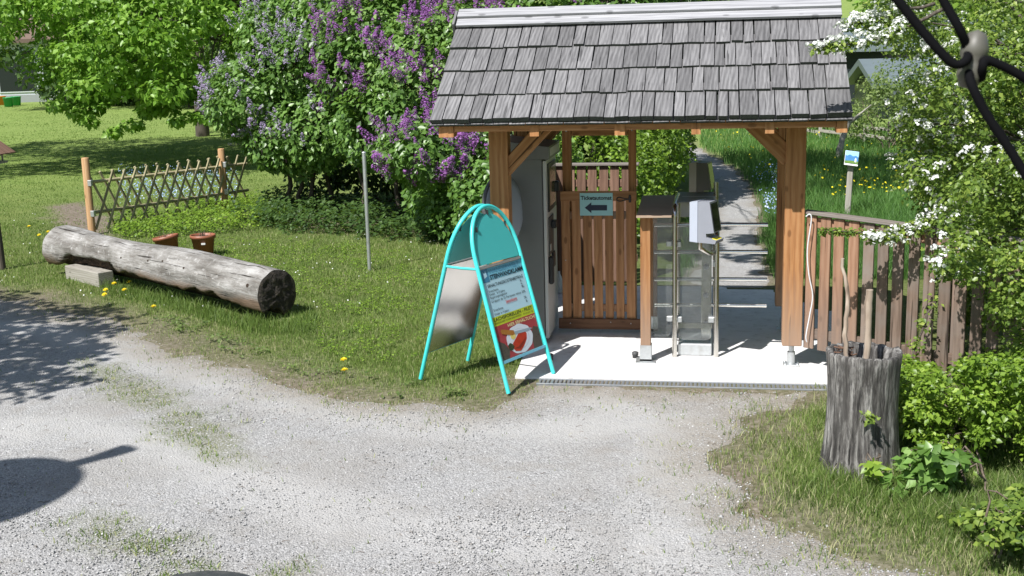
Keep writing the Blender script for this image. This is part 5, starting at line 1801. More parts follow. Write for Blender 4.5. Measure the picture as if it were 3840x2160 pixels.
# ------------------------------------------------------------------ lilacs
def clear_of_shelter(P):
    return ~((P[:, 0] > -3.0) & (P[:, 0] < .6) & (P[:, 1] < 3.9))
def lilac(name, label, lobes, stems, per, L, tone, blm, nbl, bl_filter, scale, seed, group='lilac bushes'):
    t = thing(name, label, 'lilac bush', (stems[0][0], stems[0][1], 0))
    a = lobe_leaves(lobes, per, L, .45, tone, .40, .55, mask=clear_of_shelter)
    foliage('foliage', [a], 'lilac_leaf', t)
    mb = MB()
    rs = random.Random(seed)
    for sx, sy_ in stems:
        l = rs.choice(lobes)
        b = Vector((sx, sy_, -.05))
        tip = Vector((l[0] + rs.uniform(-.4, .4), l[1] + rs.uniform(-.3, .3), l[2]))
        P, R = wobble_tube([b, b + Vector((rs.uniform(-.15, .15), rs.uniform(-.1, .1), .9)), tip], [.045, .035, .012], 6, .04, rs.randint(0, 999))
        mb.tube(P, R, 7)
        for _ in range(3):
            l2 = rs.choice(lobes)
            limbs(mb, P[7], [Vector((l2[0] + rs.uniform(-.7, .7) * l2[3], l2[1] + rs.uniform(-.7, .7) * l2[4], l2[2] + rs.uniform(-.6, .8) * l2[5]))], .022, .006, rs.randint(0, 999))
    mb.obj('stems', 'bark', t)
    P, d = a[0], a[6]
    d2 = project(P)
    w = (d[:, 1] < .25) & bl_filter(P, d, d2)
    ids = np.flatnonzero(w)
    rng.shuffle(ids)
    chosen = []
    for i in ids:
        if len(chosen) >= nbl: break
        if all(np.sum((P[i] - P[j]) ** 2) > .018 for j in chosen[-90:]):
            chosen.append(i)
    place_blossoms(t, blm, [P[i] + d[i] * .06 for i in chosen], d[chosen], scale)
    if nbl > 250:
        more = [i for i in ids[len(chosen):] if i not in set(chosen)][:230]
        BV, BF, BR_ = [], [], []
        k_ = 0
        src = [(np.array([v_.co[:] for v_ in m_.vertices]), np.array([p_.vertices[:] for p_ in m_.polygons])) for m_ in blm]
        for i in more:
            v_, f_ = random.choice(src)
            Rm = np.array(Matrix.Rotation(random.uniform(0, 6.28), 3, 'Z') @ Matrix.Rotation(random.uniform(-.7, .7), 3, 'X'))
            BV.append((v_ * random.uniform(.6, 1.15)) @ Rm.T + P[i] + d[i] * .05)
            BF.append(f_ + k_)
            BR_.append(np.repeat(np.clip(rng.normal(.5, .22, len(v_) // 9), 0, 1), 9))
            k_ += len(v_)
        o = link('blossom_mass', npmesh('blossom_mass', np.concatenate(BV), np.concatenate(BF), 'purple', np.concatenate(BR_)), t, (0, 0, 0))
        o['kind'] = 'stuff'
    return t

lilac('lilac_bush', 'pale lilac bush with faded mauve blossoms behind the lattice fence',
      [(-8.15, 9.3, 1.9, .95, .9, .75), (-7.6, 9.3, 1.3, .9, .85, .75), (-7.25, 9.3, 2.45, 1.05, .95, .9), (-6.9, 9.0, 1.5, .85, .8, .8), (-6.6, 9.6, 3.1, 1.1, 1.0, 1.0), (-7.6, 9.6, 3.0, .9, .8, .7)],
      [(-7.6, 9.6), (-7.3, 9.5), (-7.0, 9.7), (-7.8, 9.8)], 400, (.075, .12), .06, PALE, 170,
      lambda P, d, q: (P[:, 2] > 1.25) & (q[:, 0] < 830) & (vnoise(P[:, 0], P[:, 2], 2.2, 5, 2) > .44), (1.05, 1.6), 3)
lilac('lilac_bush', 'large purple lilac bush in full bloom left of the shelter roof',
      [(-6.0, 8.9, 2.5, 1.05, 1, 1.15), (-5.1, 8.5, 2.1, 1.2, 1.1, 1.2), (-4.2, 8.3, 2.3, 1.15, 1.1, 1.35), (-5.5, 8.0, 1.5, .95, .9, .75), (-4.45, 5.9, 1.28, .72, .75, .50), (-3.75, 6.6, 1.35, .95, .9, .85), (-4.9, 9.6, 3.9, 1.6, 1.2, 1.1), (-3.1, 8.2, 2.6, 1.1, 1.0, 1.3), (-4.0, 7.2, .55, 1.2, .7, .5)],
      [(-5.6, 8.8), (-5.3, 8.6), (-5.0, 8.9), (-4.6, 8.5), (-4.2, 8.6), (-3.9, 8.0), (-3.6, 7.8), (-6.2, 9.0)], 330, (.08, .125), .0, PURP, 298,
      lambda P, d, q: ((P[:, 2] > 1.5) & (vnoise(P[:, 0], P[:, 2], 1.8, 6, 2) > .36)) | ((P[:, 1] < 6.6) & (d[:, 2] < .7) & (P[:, 2] > .9) & (P[:, 0] > -5.3)), (.95, 1.5), 4)
lilac('lilac_bush', 'tall lilac hedge with dark purple tips showing above the ridge of the roof',
      [(-2.2, 9.5, 2.8, 1.2, 1.2, 1.2), (-1.6, 11.5, 3.0, 1.2, 1.3, 1.1), (-2.4, 12.5, 2.0, 1.0, 1.4, 1.4), (-3.0, 11, 3.6, 1.4, 1.2, 1.0), (-.9, 13.5, 3.3, 1.2, 1.2, .8), (.3, 15.0, 3.5, 1.1, 1.2, .7)],
      [(-2.45, 9.0), (-2.2, 9.1), (-2.0, 9.4), (-1.9, 10.4), (-2.2, 12)], 230, (.08, .125), -.05, PURP, 46,
      lambda P, d, q: (q[:, 1] < 40) & (q[:, 0] > 1120), (.9, 1.3), 5)

# shrubs along the left of the path, seen through the shelter
def shrub(name, label, lobes, stems, per, L, mat, tone=0.0, hole=.4, group=None, cat='shrub', depthk=.4, mask=None):
    t = thing(name, label, cat, (stems[0][0], stems[0][1], 0), group)
    a = lobe_leaves(lobes, per, L, .4, tone, hole, .4, mask=mask, depthk=depthk)
    foliage('foliage', [a], mat, t)
    mb = MB()
    rs = random.Random(int(stems[0][0] * 100))
    for sx, sy_ in stems:
        for _ in range(3):
            l = rs.choice(lobes)
            limbs(mb, (sx, sy_, -.05), [(l[0] + rs.uniform(-.6, .6) * l[3], l[1] + rs.uniform(-.6, .6) * l[4], l[2] + rs.uniform(-.2, .7) * l[5])], .022, .005, rs.randint(0, 9999))
    mb.obj('stems', 'twig', t)
    return t
shrub('shrub', 'leafy green shrub behind the turnstile on the left of the path',
      [(-1.75, 6.6, .85, .62, .8, .8), (-1.45, 7.9, 1.15, .55, .8, .9), (-2.3, 6.4, 1.0, .6, .7, .9), (-1.35, 9.6, 1.25, .55, .9, .95), (-2.0, 5.3, .45, .6, .5, .45)], [(-1.8, 6.6), (-1.6, 7.8), (-1.7, 9.4)], 420, (.05, .085), 'shrub_leaf', -.08)
shrub('shrub', 'darker shrub overhanging the bend of the footpath',
      [(-1.6, 13.5, 1.3, .7, 1.2, 1.0), (-1.9, 17, 1.5, .9, 1.5, 1.2), (-3.0, 20.5, 1.8, 1.3, 1.6, 1.5)], [(-1.8, 13.5), (-2.1, 17), (-3, 20)], 210, (.07, .11), 'lilac_leaf', -.1)
shrub('shrub', 'green bushes below the lilac left of the ticket machine',
      [(-3.3, 5.2, .7, .75, .7, .65), (-3.9, 6.2, .45, .9, .7, .5), (-2.95, 6.3, 1.2, .7, .8, .9)], [(-3.4, 5.4), (-3.8, 6.2), (-3.0, 6.2)], 300, (.06, .10), 'lilac_leaf', -.05, mask=clear_of_shelter)

shrub('shrub', 'added dark undergrowth standing in for the shade behind the lilac stems',
      [(-6.6, 10.9, .8, 1.3, .6, .85), (-5.0, 10.8, .9, 1.4, .6, .95), (-3.4, 10.4, 1.0, 1.4, .6, 1.0), (-7.6, 10.9, .7, .8, .5, .7)], [(-6.5, 10.9), (-5, 10.8), (-3.5, 10.4)], 190, (.09, .13), 'dark_leaf', -.05, .2)  # dark leaves put in to read as the shaded void under the lilacs

# ------------------------------------------------------------------ linden tree
def crown_tree(name, label, base, trunk_h, lean, r0, clumps, radii, n_per, L, mat, tone, seed, up=.5, flat=.7, hang=.6, cat='tree', group=None, limb_every=4, sun=.45):
    t = thing(name, label, cat, base, group)
    b = Vector(base)
    topv = b + Vector((lean[0], lean[1], trunk_h))
    P, R = wobble_tube([b - Vector((0, 0, .2)), b + Vector((lean[0] * .3, lean[1] * .3, trunk_h * .5)), topv], [r0 * 1.15, r0 * .8, r0 * .35], 6, r0 * .12, seed)
    mb = MB()
    mb.tube(P, R, 12)
    rs = random.Random(seed)
    for c in clumps[::limb_every]:
        k = rs.randint(4, len(P) - 1)
        c = Vector(c)
        mid = P[k] + (c - P[k]) * .5 + Vector((0, 0, .3))
        q1, q2 = P[k] + (c - P[k]) * .33 + Vector((rs.uniform(-.4, .4), rs.uniform(-.4, .4), .45)), P[k] + (c - P[k]) * .7 + Vector((rs.uniform(-.3, .3), rs.uniform(-.3, .3), .45))
        PP, RR = wobble_tube([P[k], q1, q2, c], [r0 * .22, r0 * .13, r0 * .07, .008], 5, .05, rs.randint(0, 9999))
        mb.tube(PP, RR, 6)
    mb.obj('trunk', 'bark', t)
    a = clump_leaves(np.array(clumps), np.array(radii), n_per, L, sun, up, .45, flat, hang, tone)
    foliage('crown', [a], mat, t)
    return t

LB_ = [(-700, 215), (0, 212), (60, 222), (95, 208), (150, 255), (190, 292), (225, 250), (300, 238), (370, 246), (415, 268), (460, 238), (515, 262), (560, 215), (640, 200), (760, 120), (900, -40), (900, -900), (-700, -900)]
C = []
R = []
tries = 0
lin = np.array([-13.6, 19.6])
while len(C) < 520 and tries < 60000:
    tries += 1
    d = rand_dirs(1)[0]
    rr = rng.uniform(.4, 1.0) ** .5
    p = np.array([lin[0] - .8 + d[0] * 5.6 * rr, lin[1] + d[1] * 4.6 * rr, 5.2 + d[2] * 4.2 * rr])
    if p[2] < 1.6: continue
    q = project(p[None])[0]
    rad = rng.uniform(.38, .68)
    if q[0] > -100 and q[1] > -60:
        if poly_sdf(np.array([q[0]]), np.array([q[1]]), LB_)[0] < 16: continue
        if q[0] < 95 and 110 < q[1] < 212: continue
        if 490 < q[0] < 640 and q[1] > 60 and rng.random() < .75: continue
        if vnoise(np.array([q[0] / 70]), np.array([q[1] / 42]), 1.0, 13, 2)[0] < .30: continue
    C.append(p)
    R.append(rad)
# denser boughs on the side towards the lawn
n0 = len(C)
tries = 0
while len(C) < n0 + 130 and tries < 9000:
    tries += 1
    qx, qy = rng.uniform(-40, 640), rng.uniform(-40, 250)
    if poly_sdf(np.array([qx]), np.array([qy]), LB_)[0] < 20: continue
    if qx < 95 and 100 < qy < 215: continue
    if qx > 490 and qy > 60 and rng.random() < .7: continue
    if vnoise(np.array([qx / 70]), np.array([qy / 42]), 1.0, 13, 2)[0] < .38: continue
    C.append(np.array(ray_pt(qx, qy, rng.uniform(25.0, 31.0))))
    R.append(rng.uniform(.36, .6))
# drooping sprays along the lower edge
for (x0, y0, x1, y1) in ((300, 215, 195, 295), (240, 225, 150, 268), (470, 230, 290, 322), (520, 225, 400, 275), (640, 240, 452, 305)):
    a_, b_ = ray_pt(x0, y0, 27.5), ray_pt(x1, y1, 27.0)
    for k in range(7):
        f = k / 6
        p = a_ + (b_ - a_) * f
        C.append(np.array(p) + rng.normal(size=3) * .12)
        R.append(.42 - .24 * f)
crown_tree('linden_tree', 'large linden tree with fresh bright green leaves hanging over the lawn', (lin[0] + 1.6, lin[1] + .6, 0), 8.5, (-1.3, .2), .30, C, R, 90, (.10, .17), 'linden_leaf', .24, 11, .45, .55, .8, limb_every=11)

# trees with tall dark trunks behind
def simple_crown(cx, cy, cz, rx, rz, n, seed, rmin=.5, rmax=.9):
    g = np.random.default_rng(seed)
    C, R = [], []
    for _ in range(n):
        d = unit(g.normal(size=(1, 3)))[0]
        rr = g.uniform(.5, 1.0) ** .45
        C.append(np.array([cx + d[0] * rx * rr, cy + d[1] * rx * rr, cz + d[2] * rz * rr]))
        R.append(g.uniform(rmin, rmax))
    return C, R
for (bx, by, h, rx, rz, cz, m_, lb, sd) in (
        (-17.2, 27.5, 9, 2.6, 3.6, 6.0, 'dark_leaf', 'dark trunked tree directly behind the linden tree', 1),
        (-13.2, 26.0, 9, 2.4, 3.4, 6.6, 'dark_leaf', 'dark tree with bare lower trunk between linden and lilac', 2),
        (-10.5, 22.0, 7, 2.4, 2.8, 4.6, 'linden_leaf', 'bright green young tree rising behind the pale lilac', 3)):
    C, R = simple_crown(bx, by, cz, rx, rz, 110, sd)
    crown_tree('tree', lb, (bx, by, 0), h, (.2, 0), .2, C, R, 48, (.12, .2), m_, .0, 20 + sd, .45, .7, .6)
# tall tree over the path, crown above the picture
C, R = simple_crown(-2.0, 10.0, 7.4, 3.6, 1.9, 170, 31, .4, .75)
g = np.random.default_rng(17)
for _ in range(16):  # unseen extra clumps, added to throw dappled shade on the near path
    tx, ty, tz = g.uniform(-1.0, .5), g.uniform(4.3, 8.6), g.uniform(5.6, 6.6)
    k = tz / math.tan(SUN_EL)
    C.append(np.array([tx - math.sin(SUN_AZ) * k, ty - math.cos(SUN_AZ) * k, tz]))
    R.append(g.uniform(.16, .30))
mt = crown_tree('tree', 'tree with several grey trunks rising behind the gate, crown above the roof', (-2.25, 9.3, 0), 7, (.2, .3), .12, C, R, 60, (.12, .18), 'linden_leaf', 0, 31, limb_every=6)
for k, (x, y) in enumerate(((-2.05, 8.7), (-1.85, 8.9), (-2.5, 8.9))):
    P, R_ = wobble_tube([(x, y, -.1), (x + .1, y + .1, 2.0), (x + .25, y + .3, 4.4)], [.06, .05, .03], 6, .03, 40 + k)
    MB().tube(P, R_, 8).obj('side_trunk', 'bark', mt)
# tree left of the frame that shades the gravel
g = np.random.default_rng(5)
C, R = [], []
SHP = GP([(-420, 640), (60, 742), (200, 742), (330, 800), (230, 850), (260, 905), (190, 930), (240, 975), (100, 985), (0, 1000), (-420, 960)])
tries = 0
while len(C) < 150 and tries < 9000:
    tries += 1
    x, y = g.uniform(-13, -5), g.uniform(-3, 5)
    if poly_sdf(np.array([x]), np.array([y]), SHP)[0] < .12: continue
    z = g.uniform(3.2, 5.6)
    k = z / math.tan(SUN_EL)
    C.append(np.array([x - math.sin(SUN_AZ) * k, y - math.cos(SUN_AZ) * k, z]))
    R.append(g.uniform(.22, .4))
crown_tree('tree', 'tree left of the picture that throws its leafy shadow on the gravel', (-13.2, -3.6, 0), 5, (.4, .3), .2, C, R, 42, (.10, .15), 'linden_leaf', 0, 51, limb_every=3)

g = np.random.default_rng(6)
C, R = [], []
for _ in range(260):
    d = unit(g.normal(size=(1, 3)))[0]
    rr = g.uniform(.3, 1.0) ** .45
    C.append(np.array([-22.5 + d[0] * 6.0 * rr, 14.5 + d[1] * 7.0 * rr, 7.6 + d[2] * 3.0 * rr]))
    R.append(g.uniform(.5, .85))
C, R = zip(*[(c_, r_) for c_, r_ in zip(C, R) if project(c_[None])[0][0] < -150 or project(c_[None])[0][1] < -170])
crown_tree('tree', 'broad tree left of the picture that shades the middle of the lawn', (-24, 13, 0), 8, (.4, .3), .3, list(C), list(R), 60, (.14, .22), 'linden_leaf', 0, 52, limb_every=4)

# far trees and shrubs closing the view
far = []
for i, (dx_, dist_, rx, h, m_, lb) in enumerate((
        (-150, 74, 4.5, 9, 'dark_leaf', 'dark tree beyond the far white house'),
        (170, 62, 4.0, 9, 'dark_leaf', 'dark tree at the far end of the lawn, behind the linden branches'),
        (330, 68, 4.5, 10, 'dark_leaf', 'second dark tree at the far end of the lawn'),
        (480, 60, 3.6, 9, 'linden_leaf', 'lighter green tree at the far end of the lawn'),
        (640, 58, 4.0, 10, 'dark_leaf', 'dense dark tree beyond the pale lilac'),
        (860, 55, 4.2, 10, 'dark_leaf', 'tall tree beyond the purple lilac'),
        (1080, 50, 4.0, 9, 'dark_leaf', 'tree beyond the left end of the roof ridge'),
        (1330, 48, 4.0, 9, 'dark_leaf', 'tree beyond the middle of the roof ridge'),
        (1600, 55, 4.0, 8, 'mead_leaf', 'pale green tree beyond the right half of the roof ridge'),
        (1880, 60, 3.2, 7, 'mead_leaf', 'small pale tree beyond the right end of the roof'),
        (2360, 58, 3.5, 8, 'linden_leaf', 'green tree on the slope beyond the hawthorn'),
        (2560, 46, 3.0, 7, 'shrub_leaf', 'bright maple beyond the hawthorn at the right edge'))):
    p = ray_pt(dx_, 200, dist_)
    z0 = float(height(np.array([p.x]), np.array([p.y]))[0])
    C, R = simple_crown(p.x, p.y, z0 + h * .52, rx, h * .47, 95, 100 + i, .7, 1.3)
    crown_tree('far_tree', lb, (p.x, p.y, z0), h * .8, (.2, .2), .22, C, R, 42, (.22, .38), m_, -.02, 100 + i, .4, .7, .4, limb_every=8)
for i, (x, y, rx, h, m_, lb) in enumerate((
        (215, 262, 2.2, 2.2, 'dark_leaf', 'dark rounded bush on the far lawn by the house'), (360, 262, 2.6, 2.6, 'dark_leaf', 'wide dark bush across the far lawn'),
        (560, 268, 2.8, 2.8, 'dark_leaf', 'dark bush at the lawn end beside the lilac'), (460, 262, 2.0, 2.0, 'shrub_leaf', 'lighter bush between dark bushes across the lawn'))):
    q = ground_pt(x, y)
    C, R = simple_crown(q[0], q[1], h * .5, rx, h * .5, 50, 140 + i, .5, .9)
    crown_tree('bush', lb, (q[0], q[1], 0), h * .6, (0, 0), .1, C, R, 36, (.18, .3), m_, 0, 140 + i, .4, .8, .3, 'bush', limb_every=6)
q = ground_pt(440, 256)
MB().box((-.25, -.2, 0), (.25, .2, .55), 0, .04).obj('toy_box', 'red_toy').location = (q[0], q[1], .35)
tag(bpy.data.objects['toy_box'], 'small red box among the bushes at the far end of the lawn', 'toy')

# meadow bushes on the right
shrub('shrub', 'thin yellowish green bush behind the meadow right of the roof',
      [(3.15, 19, 1.15, .75, .7, .85), (3.7, 20, 1.7, .8, .8, .9), (4.3, 18.5, 1.2, .9, .9, .9), (2.75, 20.5, .75, .5, .6, .5)], [(3.3, 19.2), (4.0, 19.4)], 260, (.05, .09), 'mead_leaf', 0, .5, depthk=.6)
shrub('shrub', 'bramble thicket along the far rail fence',
      [(3.1, 22.0, .35, .8, .6, .4), (4.0, 20.4, .4, .8, .7, .5), (2.3, 24.0, .3, .7, .6, .3)], [(3.1, 22), (4.0, 20.4)], 90, (.06, .1), 'mead_leaf', -.1, .5, depthk=.6)

# ------------------------------------------------------------------ hawthorn
ht = thing('hawthorn', 'white blossoming hawthorn overhanging the picket fence at the right', 'hawthorn', (2.75, .9, 0))
HAW = [(2128, -80), (2140, 40), (2180, 115), (2250, 150), (2262, 240), (2240, 330), (2255, 430), (2262, 545), (2335, 600), (2325, 690), (2392, 745), (2415, 820), (2520, 905), (2760, 960), (2760, -80)]
C, R = [], []
tries = 0
while len(C) < 520 and tries < 70000:
    tries += 1
    p = np.array([rng.uniform(.35, 3.6), rng.uniform(-.7, 3.4), rng.uniform(.45, 3.9)])
    q = project(p[None])[0]
    rad = rng.uniform(.12, .24)
    if q[0] > 2750 or q[1] < -80: continue
    if poly_sdf(np.array([q[0]]), np.array([q[1]]), HAW)[0] < rad * 180: continue
    if q[1] < 330 and q[0] < 2330 and rng.random() < .15: continue
    if 2370 < q[0] < 2450 and q[1] < 60: continue
    if p[0] < .62 and p[1] > -.55 and p[1] < 2.1 and p[2] < 3.2: continue
    C.append(p)
    R.append(rad)
HAW2 = [(2345, 560), (2330, 690), (2392, 745), (2415, 820), (2520, 905), (2760, 940), (2760, 300), (2450, 360)]
tries = 0
n0 = len(C)
while len(C) < n0 + 80 and tries < 40000:
    tries += 1
    p = np.array([rng.uniform(.7, 2.5), rng.uniform(-2.0, -.65), rng.uniform(.45, 2.3)])
    if p[1] > .09 - .6 * (p[0] - .185) - .08: continue
    q = project(p[None])[0]
    rad = rng.uniform(.10, .19)
    if poly_sdf(np.array([q[0]]), np.array([q[1]]), HAW2)[0] < rad * 190: continue
    C.append(p)
    R.append(rad)
def spray(px, n, r):
    """clumps along a branch given by photo points on a plane y"""
    out = []
    for i in range(n):
        f = i / (n - 1) * (len(px) - 1)
        k = min(int(f), len(px) - 2)
        f -= k
        a_, b_ = px[k], px[k + 1]
        out.append((Vector(a_) + (Vector(b_) - Vector(a_)) * f, r * (1 - .5 * i / n)))
    return out
def plane_y(x, y, Yp):
    a_ = ray_pt(x, y, 1.0) - Vector(CAM)
    return Vector(CAM) + a_ * ((Yp - CAM[1]) / a_.y)
haw_mb = MB()
BR = [[plane_y(2380, 20, -.7), plane_y(2270, 75, -.75), plane_y(2160, 108, -.78), plane_y(2052, 122, -.8)],
      [plane_y(2450, 600, -.2), plane_y(2330, 560, -.4), plane_y(2200, 588, -.55), plane_y(2075, 580, -.65)],
      [plane_y(2500, 480, -.3), plane_y(2380, 530, -.5), plane_y(2290, 590, -.6), plane_y(2190, 600, -.65)],
      [plane_y(2420, 700, -.3), plane_y(2350, 760, -.5), plane_y(2290, 900, -1.0), plane_y(2200, 1040, -2.0), plane_y(2185, 1050, -2.65)],
      [plane_y(2350, 10, -.3), plane_y(2260, 30, -.4), plane_y(2190, 60, -.5), plane_y(2130, 62, -.6)]]
SPR = []
for b, n, r in zip(BR, (12, 9, 9, 9, 9), (.085, .06, .10, .10, .11)):
    for p, rr in spray(b[1:], n, r):
        SPR.append((np.array(p), rr))
    P, R_ = wobble_tube(b, [.014, .010, .007, .004] + [.003] * (len(b) - 4), 5, .015, len(SPR))
    haw_mb.tube(P, R_, 6)
trunk = Vector((2.75, .9, 0))
P, R_ = wobble_tube([trunk - Vector((0, 0, .2)), trunk + Vector((-.1, 0, 1.2)), trunk + Vector((-.25, .1, 2.6)), trunk + Vector((-.4, .2, 3.8))], [.12, .10, .07, .03], 5, .03, 77)
haw_mb.tube(P, R_, 10)
hw_tr = P
for i in range(0, len(C), 5):
    k = int(np.clip(C[i][2] / 3.8 * 12, 3, 13))
    limbs(haw_mb, hw_tr[k], [C[i]], .022, .004, i, .5, 6, .03)
haw_mb.obj('branches', 'bark', ht)
a = clump_leaves(np.array(C), np.array(R), 125, (.026, .048), .4, .5, .45, .85, .3, .0, .15)
Cs, Rs = np.array([s_[0] for s_ in SPR]), np.array([s_[1] for s_ in SPR])
b = clump_leaves(Cs, Rs, 42, (.026, .046), .4, .5, .45, .8, .2, .06, .1)
foliage('crown', [a, b], 'haw_leaf', ht)
def haw_cluster(n, r):
    V, F, R_ = [], [], []
    for i in range(n):
        d = unit(rng.normal(size=(1, 3)) + np.array([[0, 0, .9]]))[0]
        c = d * r * rng.uniform(.5, 1.0) * np.array([1.1, 1.1, .6])
        nr = unit((d + rng.normal(size=3) * .35)[None])[0]
        x = unit(np.cross(nr, rng.normal(size=3))[None])[0]
        y = np.cross(nr, x)
        s_ = .0095 * rng.uniform(.8, 1.2)
        q = len(V)
        V.append(c)
        for k in range(6):
            V.append(c + (x * math.cos(k * 1.047) + y * math.sin(k * 1.047)) * s_ + nr * s_ * .25)
        F += [(q, q + 1 + k, q + 1 + (k + 1) % 6) for k in range(6)]
        R_ += [float(rng.random())] * 7
    return npmesh('hawthorn_blossom', np.array(V), np.array(F), 'white_petal', np.array(R_))
HB = [haw_cluster(16, .036) for _ in range(4)]
pos, dirs = [], []
q = project(np.array(C))
cand = [i for i in range(len(C)) if (q[i][0] < 2430 and C[i][1] < 2.6 and q[i][1] < 720) or (q[i][1] > 180 and q[i][1] < 640 and rng.random() < .45)]
for _ in range(1050):
    i = random.choice(cand)
    if vnoise(np.array([q[i][0] / 120]), np.array([q[i][1] / 120]), 1.0, 19, 2)[0] < .42 and rng.random() < .8: continue
    d = unit((rng.normal(size=3) + np.array([-.35, -.6, .55]))[None])[0]
    pos.append(Vector(C[i] + d * R[i] * rng.uniform(.8, 1.05)))
    dirs.append(d)
for (p, rr) in SPR[:12] + SPR[21:30] + SPR[39:]:
    for _ in range(4):
        d = unit((rng.normal(size=3) + np.array([0, -.5, .7]))[None])[0]
        pos.append(Vector(p + d * rr * .95))
        dirs.append(d)
random.shuffle(pos)
pos.sort(key=lambda p_: p_.y)
place_blossoms(ht, HB, pos[:296], dirs[:296], (.75, 1.3), 'blossom', .3)
BV, BF, BR_ = [], [], []
hbv = [np.array([v_.co[:] for v_ in m_.vertices]) for m_ in HB]
hbf = [np.array([p_.vertices[:] for p_ in m_.polygons]) for m_ in HB]
k = 0
for p_ in pos[296:]:
    j = random.randrange(4)
    a_ = random.uniform(0, 6.28)
    Rm = np.array((Matrix.Rotation(a_, 3, 'Z') @ Matrix.Rotation(random.uniform(-.7, .7), 3, 'X')))
    BV.append((hbv[j] * random.uniform(.7, 1.25)) @ Rm.T + np.array(p_))
    BF.append(hbf[j] + k)
    BR_.append(np.repeat(rng.random(len(hbv[j]) // 7), 7))
    k += len(hbv[j])
if BV:
    o = link('blossom_mass', npmesh('blossom_mass', np.concatenate(BV), np.concatenate(BF), 'white_petal', np.concatenate(BR_)), ht, (0, 0, 0))
    o['kind'] = 'stuff'

# leafy saplings at the foot of the hawthorn
def sapling(label, poly, n, box, L, rad, per, mat, seed, tone=0.0):
    g = np.random.default_rng(seed)
    C, R = [], []
    tries = 0
    while len(C) < n and tries < 20000:
        tries += 1
        p = np.array([g.uniform(box[0], box[1]), g.uniform(box[2], box[3]), g.uniform(box[4], box[5])])
        q = project(p[None])[0]
        if poly_sdf(np.array([q[0]]), np.array([q[1]]), poly)[0] < 12: continue
        if (p[0] - SC.x) ** 2 + (p[1] - SC.y) ** 2 < .30 ** 2: continue
        if n > 100 and vnoise(np.array([q[0] / 75]), np.array([q[1] / 60]), 1.0, 23, 2)[0] < .36: continue
        C.append(p)
        R.append(g.uniform(*rad))
    C, R = np.array(C), np.array(R)
    base = (float(C[:, 0].mean()) + .1, float(C[:, 1].mean()), 0)
    t = thing('sapling', label, 'shrub', base)
    a = clump_leaves(C, R, per, L, .4, .6, .4, .6, .2, tone, .1)
    foliage('foliage', [a], mat, t)
    mb = MB()
    rs = random.Random(seed)
    for i in range(0, len(C), 3):
        bb = Vector((base[0] + rs.uniform(-.3, .3), base[1] + rs.uniform(-.3, .3), -.03))
        limbs(mb, bb, [C[i]], .009, .003, rs.randint(0, 9999), .5, 5, .02)
    mb.obj('stems', 'twig', t)
sapling('bright green hawthorn suckers filling the corner right of the stump', [(2215, 1010), (2260, 905), (2380, 920), (2480, 885), (2660, 870), (2660, 1290), (2480, 1260), (2380, 1190), (2300, 1120)], 200, (.55, 2.1, -2.6, -.6, .08, 1.0), (.022, .05), (.06, .17), 105, 'shrub_leaf', 61, .05)
sapling('low dark green nettles growing against the foot of the stump', [(2240, 1230), (2260, 1120), (2360, 1110), (2440, 1150), (2460, 1250), (2350, 1260)], 26, (.5, 1.5, -3.0, -2.0, .03, .45), (.06, .10), (.06, .11), 26, 'lilac_leaf', 62, .1)
sapling('scruffy small leaved plants at the lower right edge', [(2380, 1290), (2480, 1230), (2660, 1230), (2660, 1420), (2500, 1400), (2420, 1360)], 45, (.7, 1.7, -4.0, -2.4, .02, .35), (.03, .055), (.06, .12), 40, 'haw_leaf', 63, -.02)
sapling('tiny green seedling at the front of the stump', [(2165, 1215), (2165, 1150), (2235, 1150), (2235, 1225)], 4, (.25, .6, -2.85, -2.55, .02, .2), (.05, .075), (.03, .05), 9, 'shrub_leaf', 64, .2)

# ------------------------------------------------------------------ ground cover, grass, stones
def leaf_patch(name, label, polyD, n, L, mat, hmax, cat, tone=0.0, dens=.45):
    poly = GP(polyD)
    pa_ = np.array(poly)
    lo, hi = pa_.min(0), pa_.max(0)
    P = np.stack([rng.uniform(lo[0], hi[0], n * 3), rng.uniform(lo[1], hi[1], n * 3)], 1)
    sd = poly_sdf(P[:, 0], P[:, 1], poly) + (vnoise(P[:, 0], P[:, 1], 3, 15) - .5) * .6
    P = P[(sd > 0) & (vnoise(P[:, 0], P[:, 1], 5, 25, 3) > dens)][:n]
    m = len(P)
    z = rng.random(m) * hmax * (.4 + vnoise(P[:, 0], P[:, 1], 4, 26, 2)) + .01
    P3 = np.stack([P[:, 0], P[:, 1], z], 1)
    nrm = unit(rand_dirs(m) * .5 + np.array([0, 0, .9]) + SUNV * .3)
    Ls = rng.uniform(L[0], L[1], m)
    o = foliage(name, [(P3, nrm, rand_dirs(m), Ls, Ls * rng.uniform(.6, .9, m), np.clip(rng.beta(2.2, 2.4, m) + tone, 0, 1))], mat, None)
    tag(o, label, cat)
    o['kind'] = 'stuff'
leaf_patch('ground_cover', 'leafy ground cover along the foot of the lattice fence', [(300, 560), (420, 545), (520, 505), (660, 500), (700, 545), (640, 580), (500, 590), (380, 600), (300, 600)], 5200, (.035, .07), 'shrub_leaf', .22, 'ground cover', -.02, .36)
leaf_patch('ground_cover', 'ground leaves beneath the lilacs, coloured dark to stand for shade', [(600, 560), (680, 505), (900, 520), (1100, 545), (1230, 560), (1180, 615), (1020, 615), (880, 590), (740, 590)], 7500, (.05, .09), 'dark_leaf', .3, 'ground cover', -.02, .34)  # dark leaf colour stands in for shade the sun does not leave here

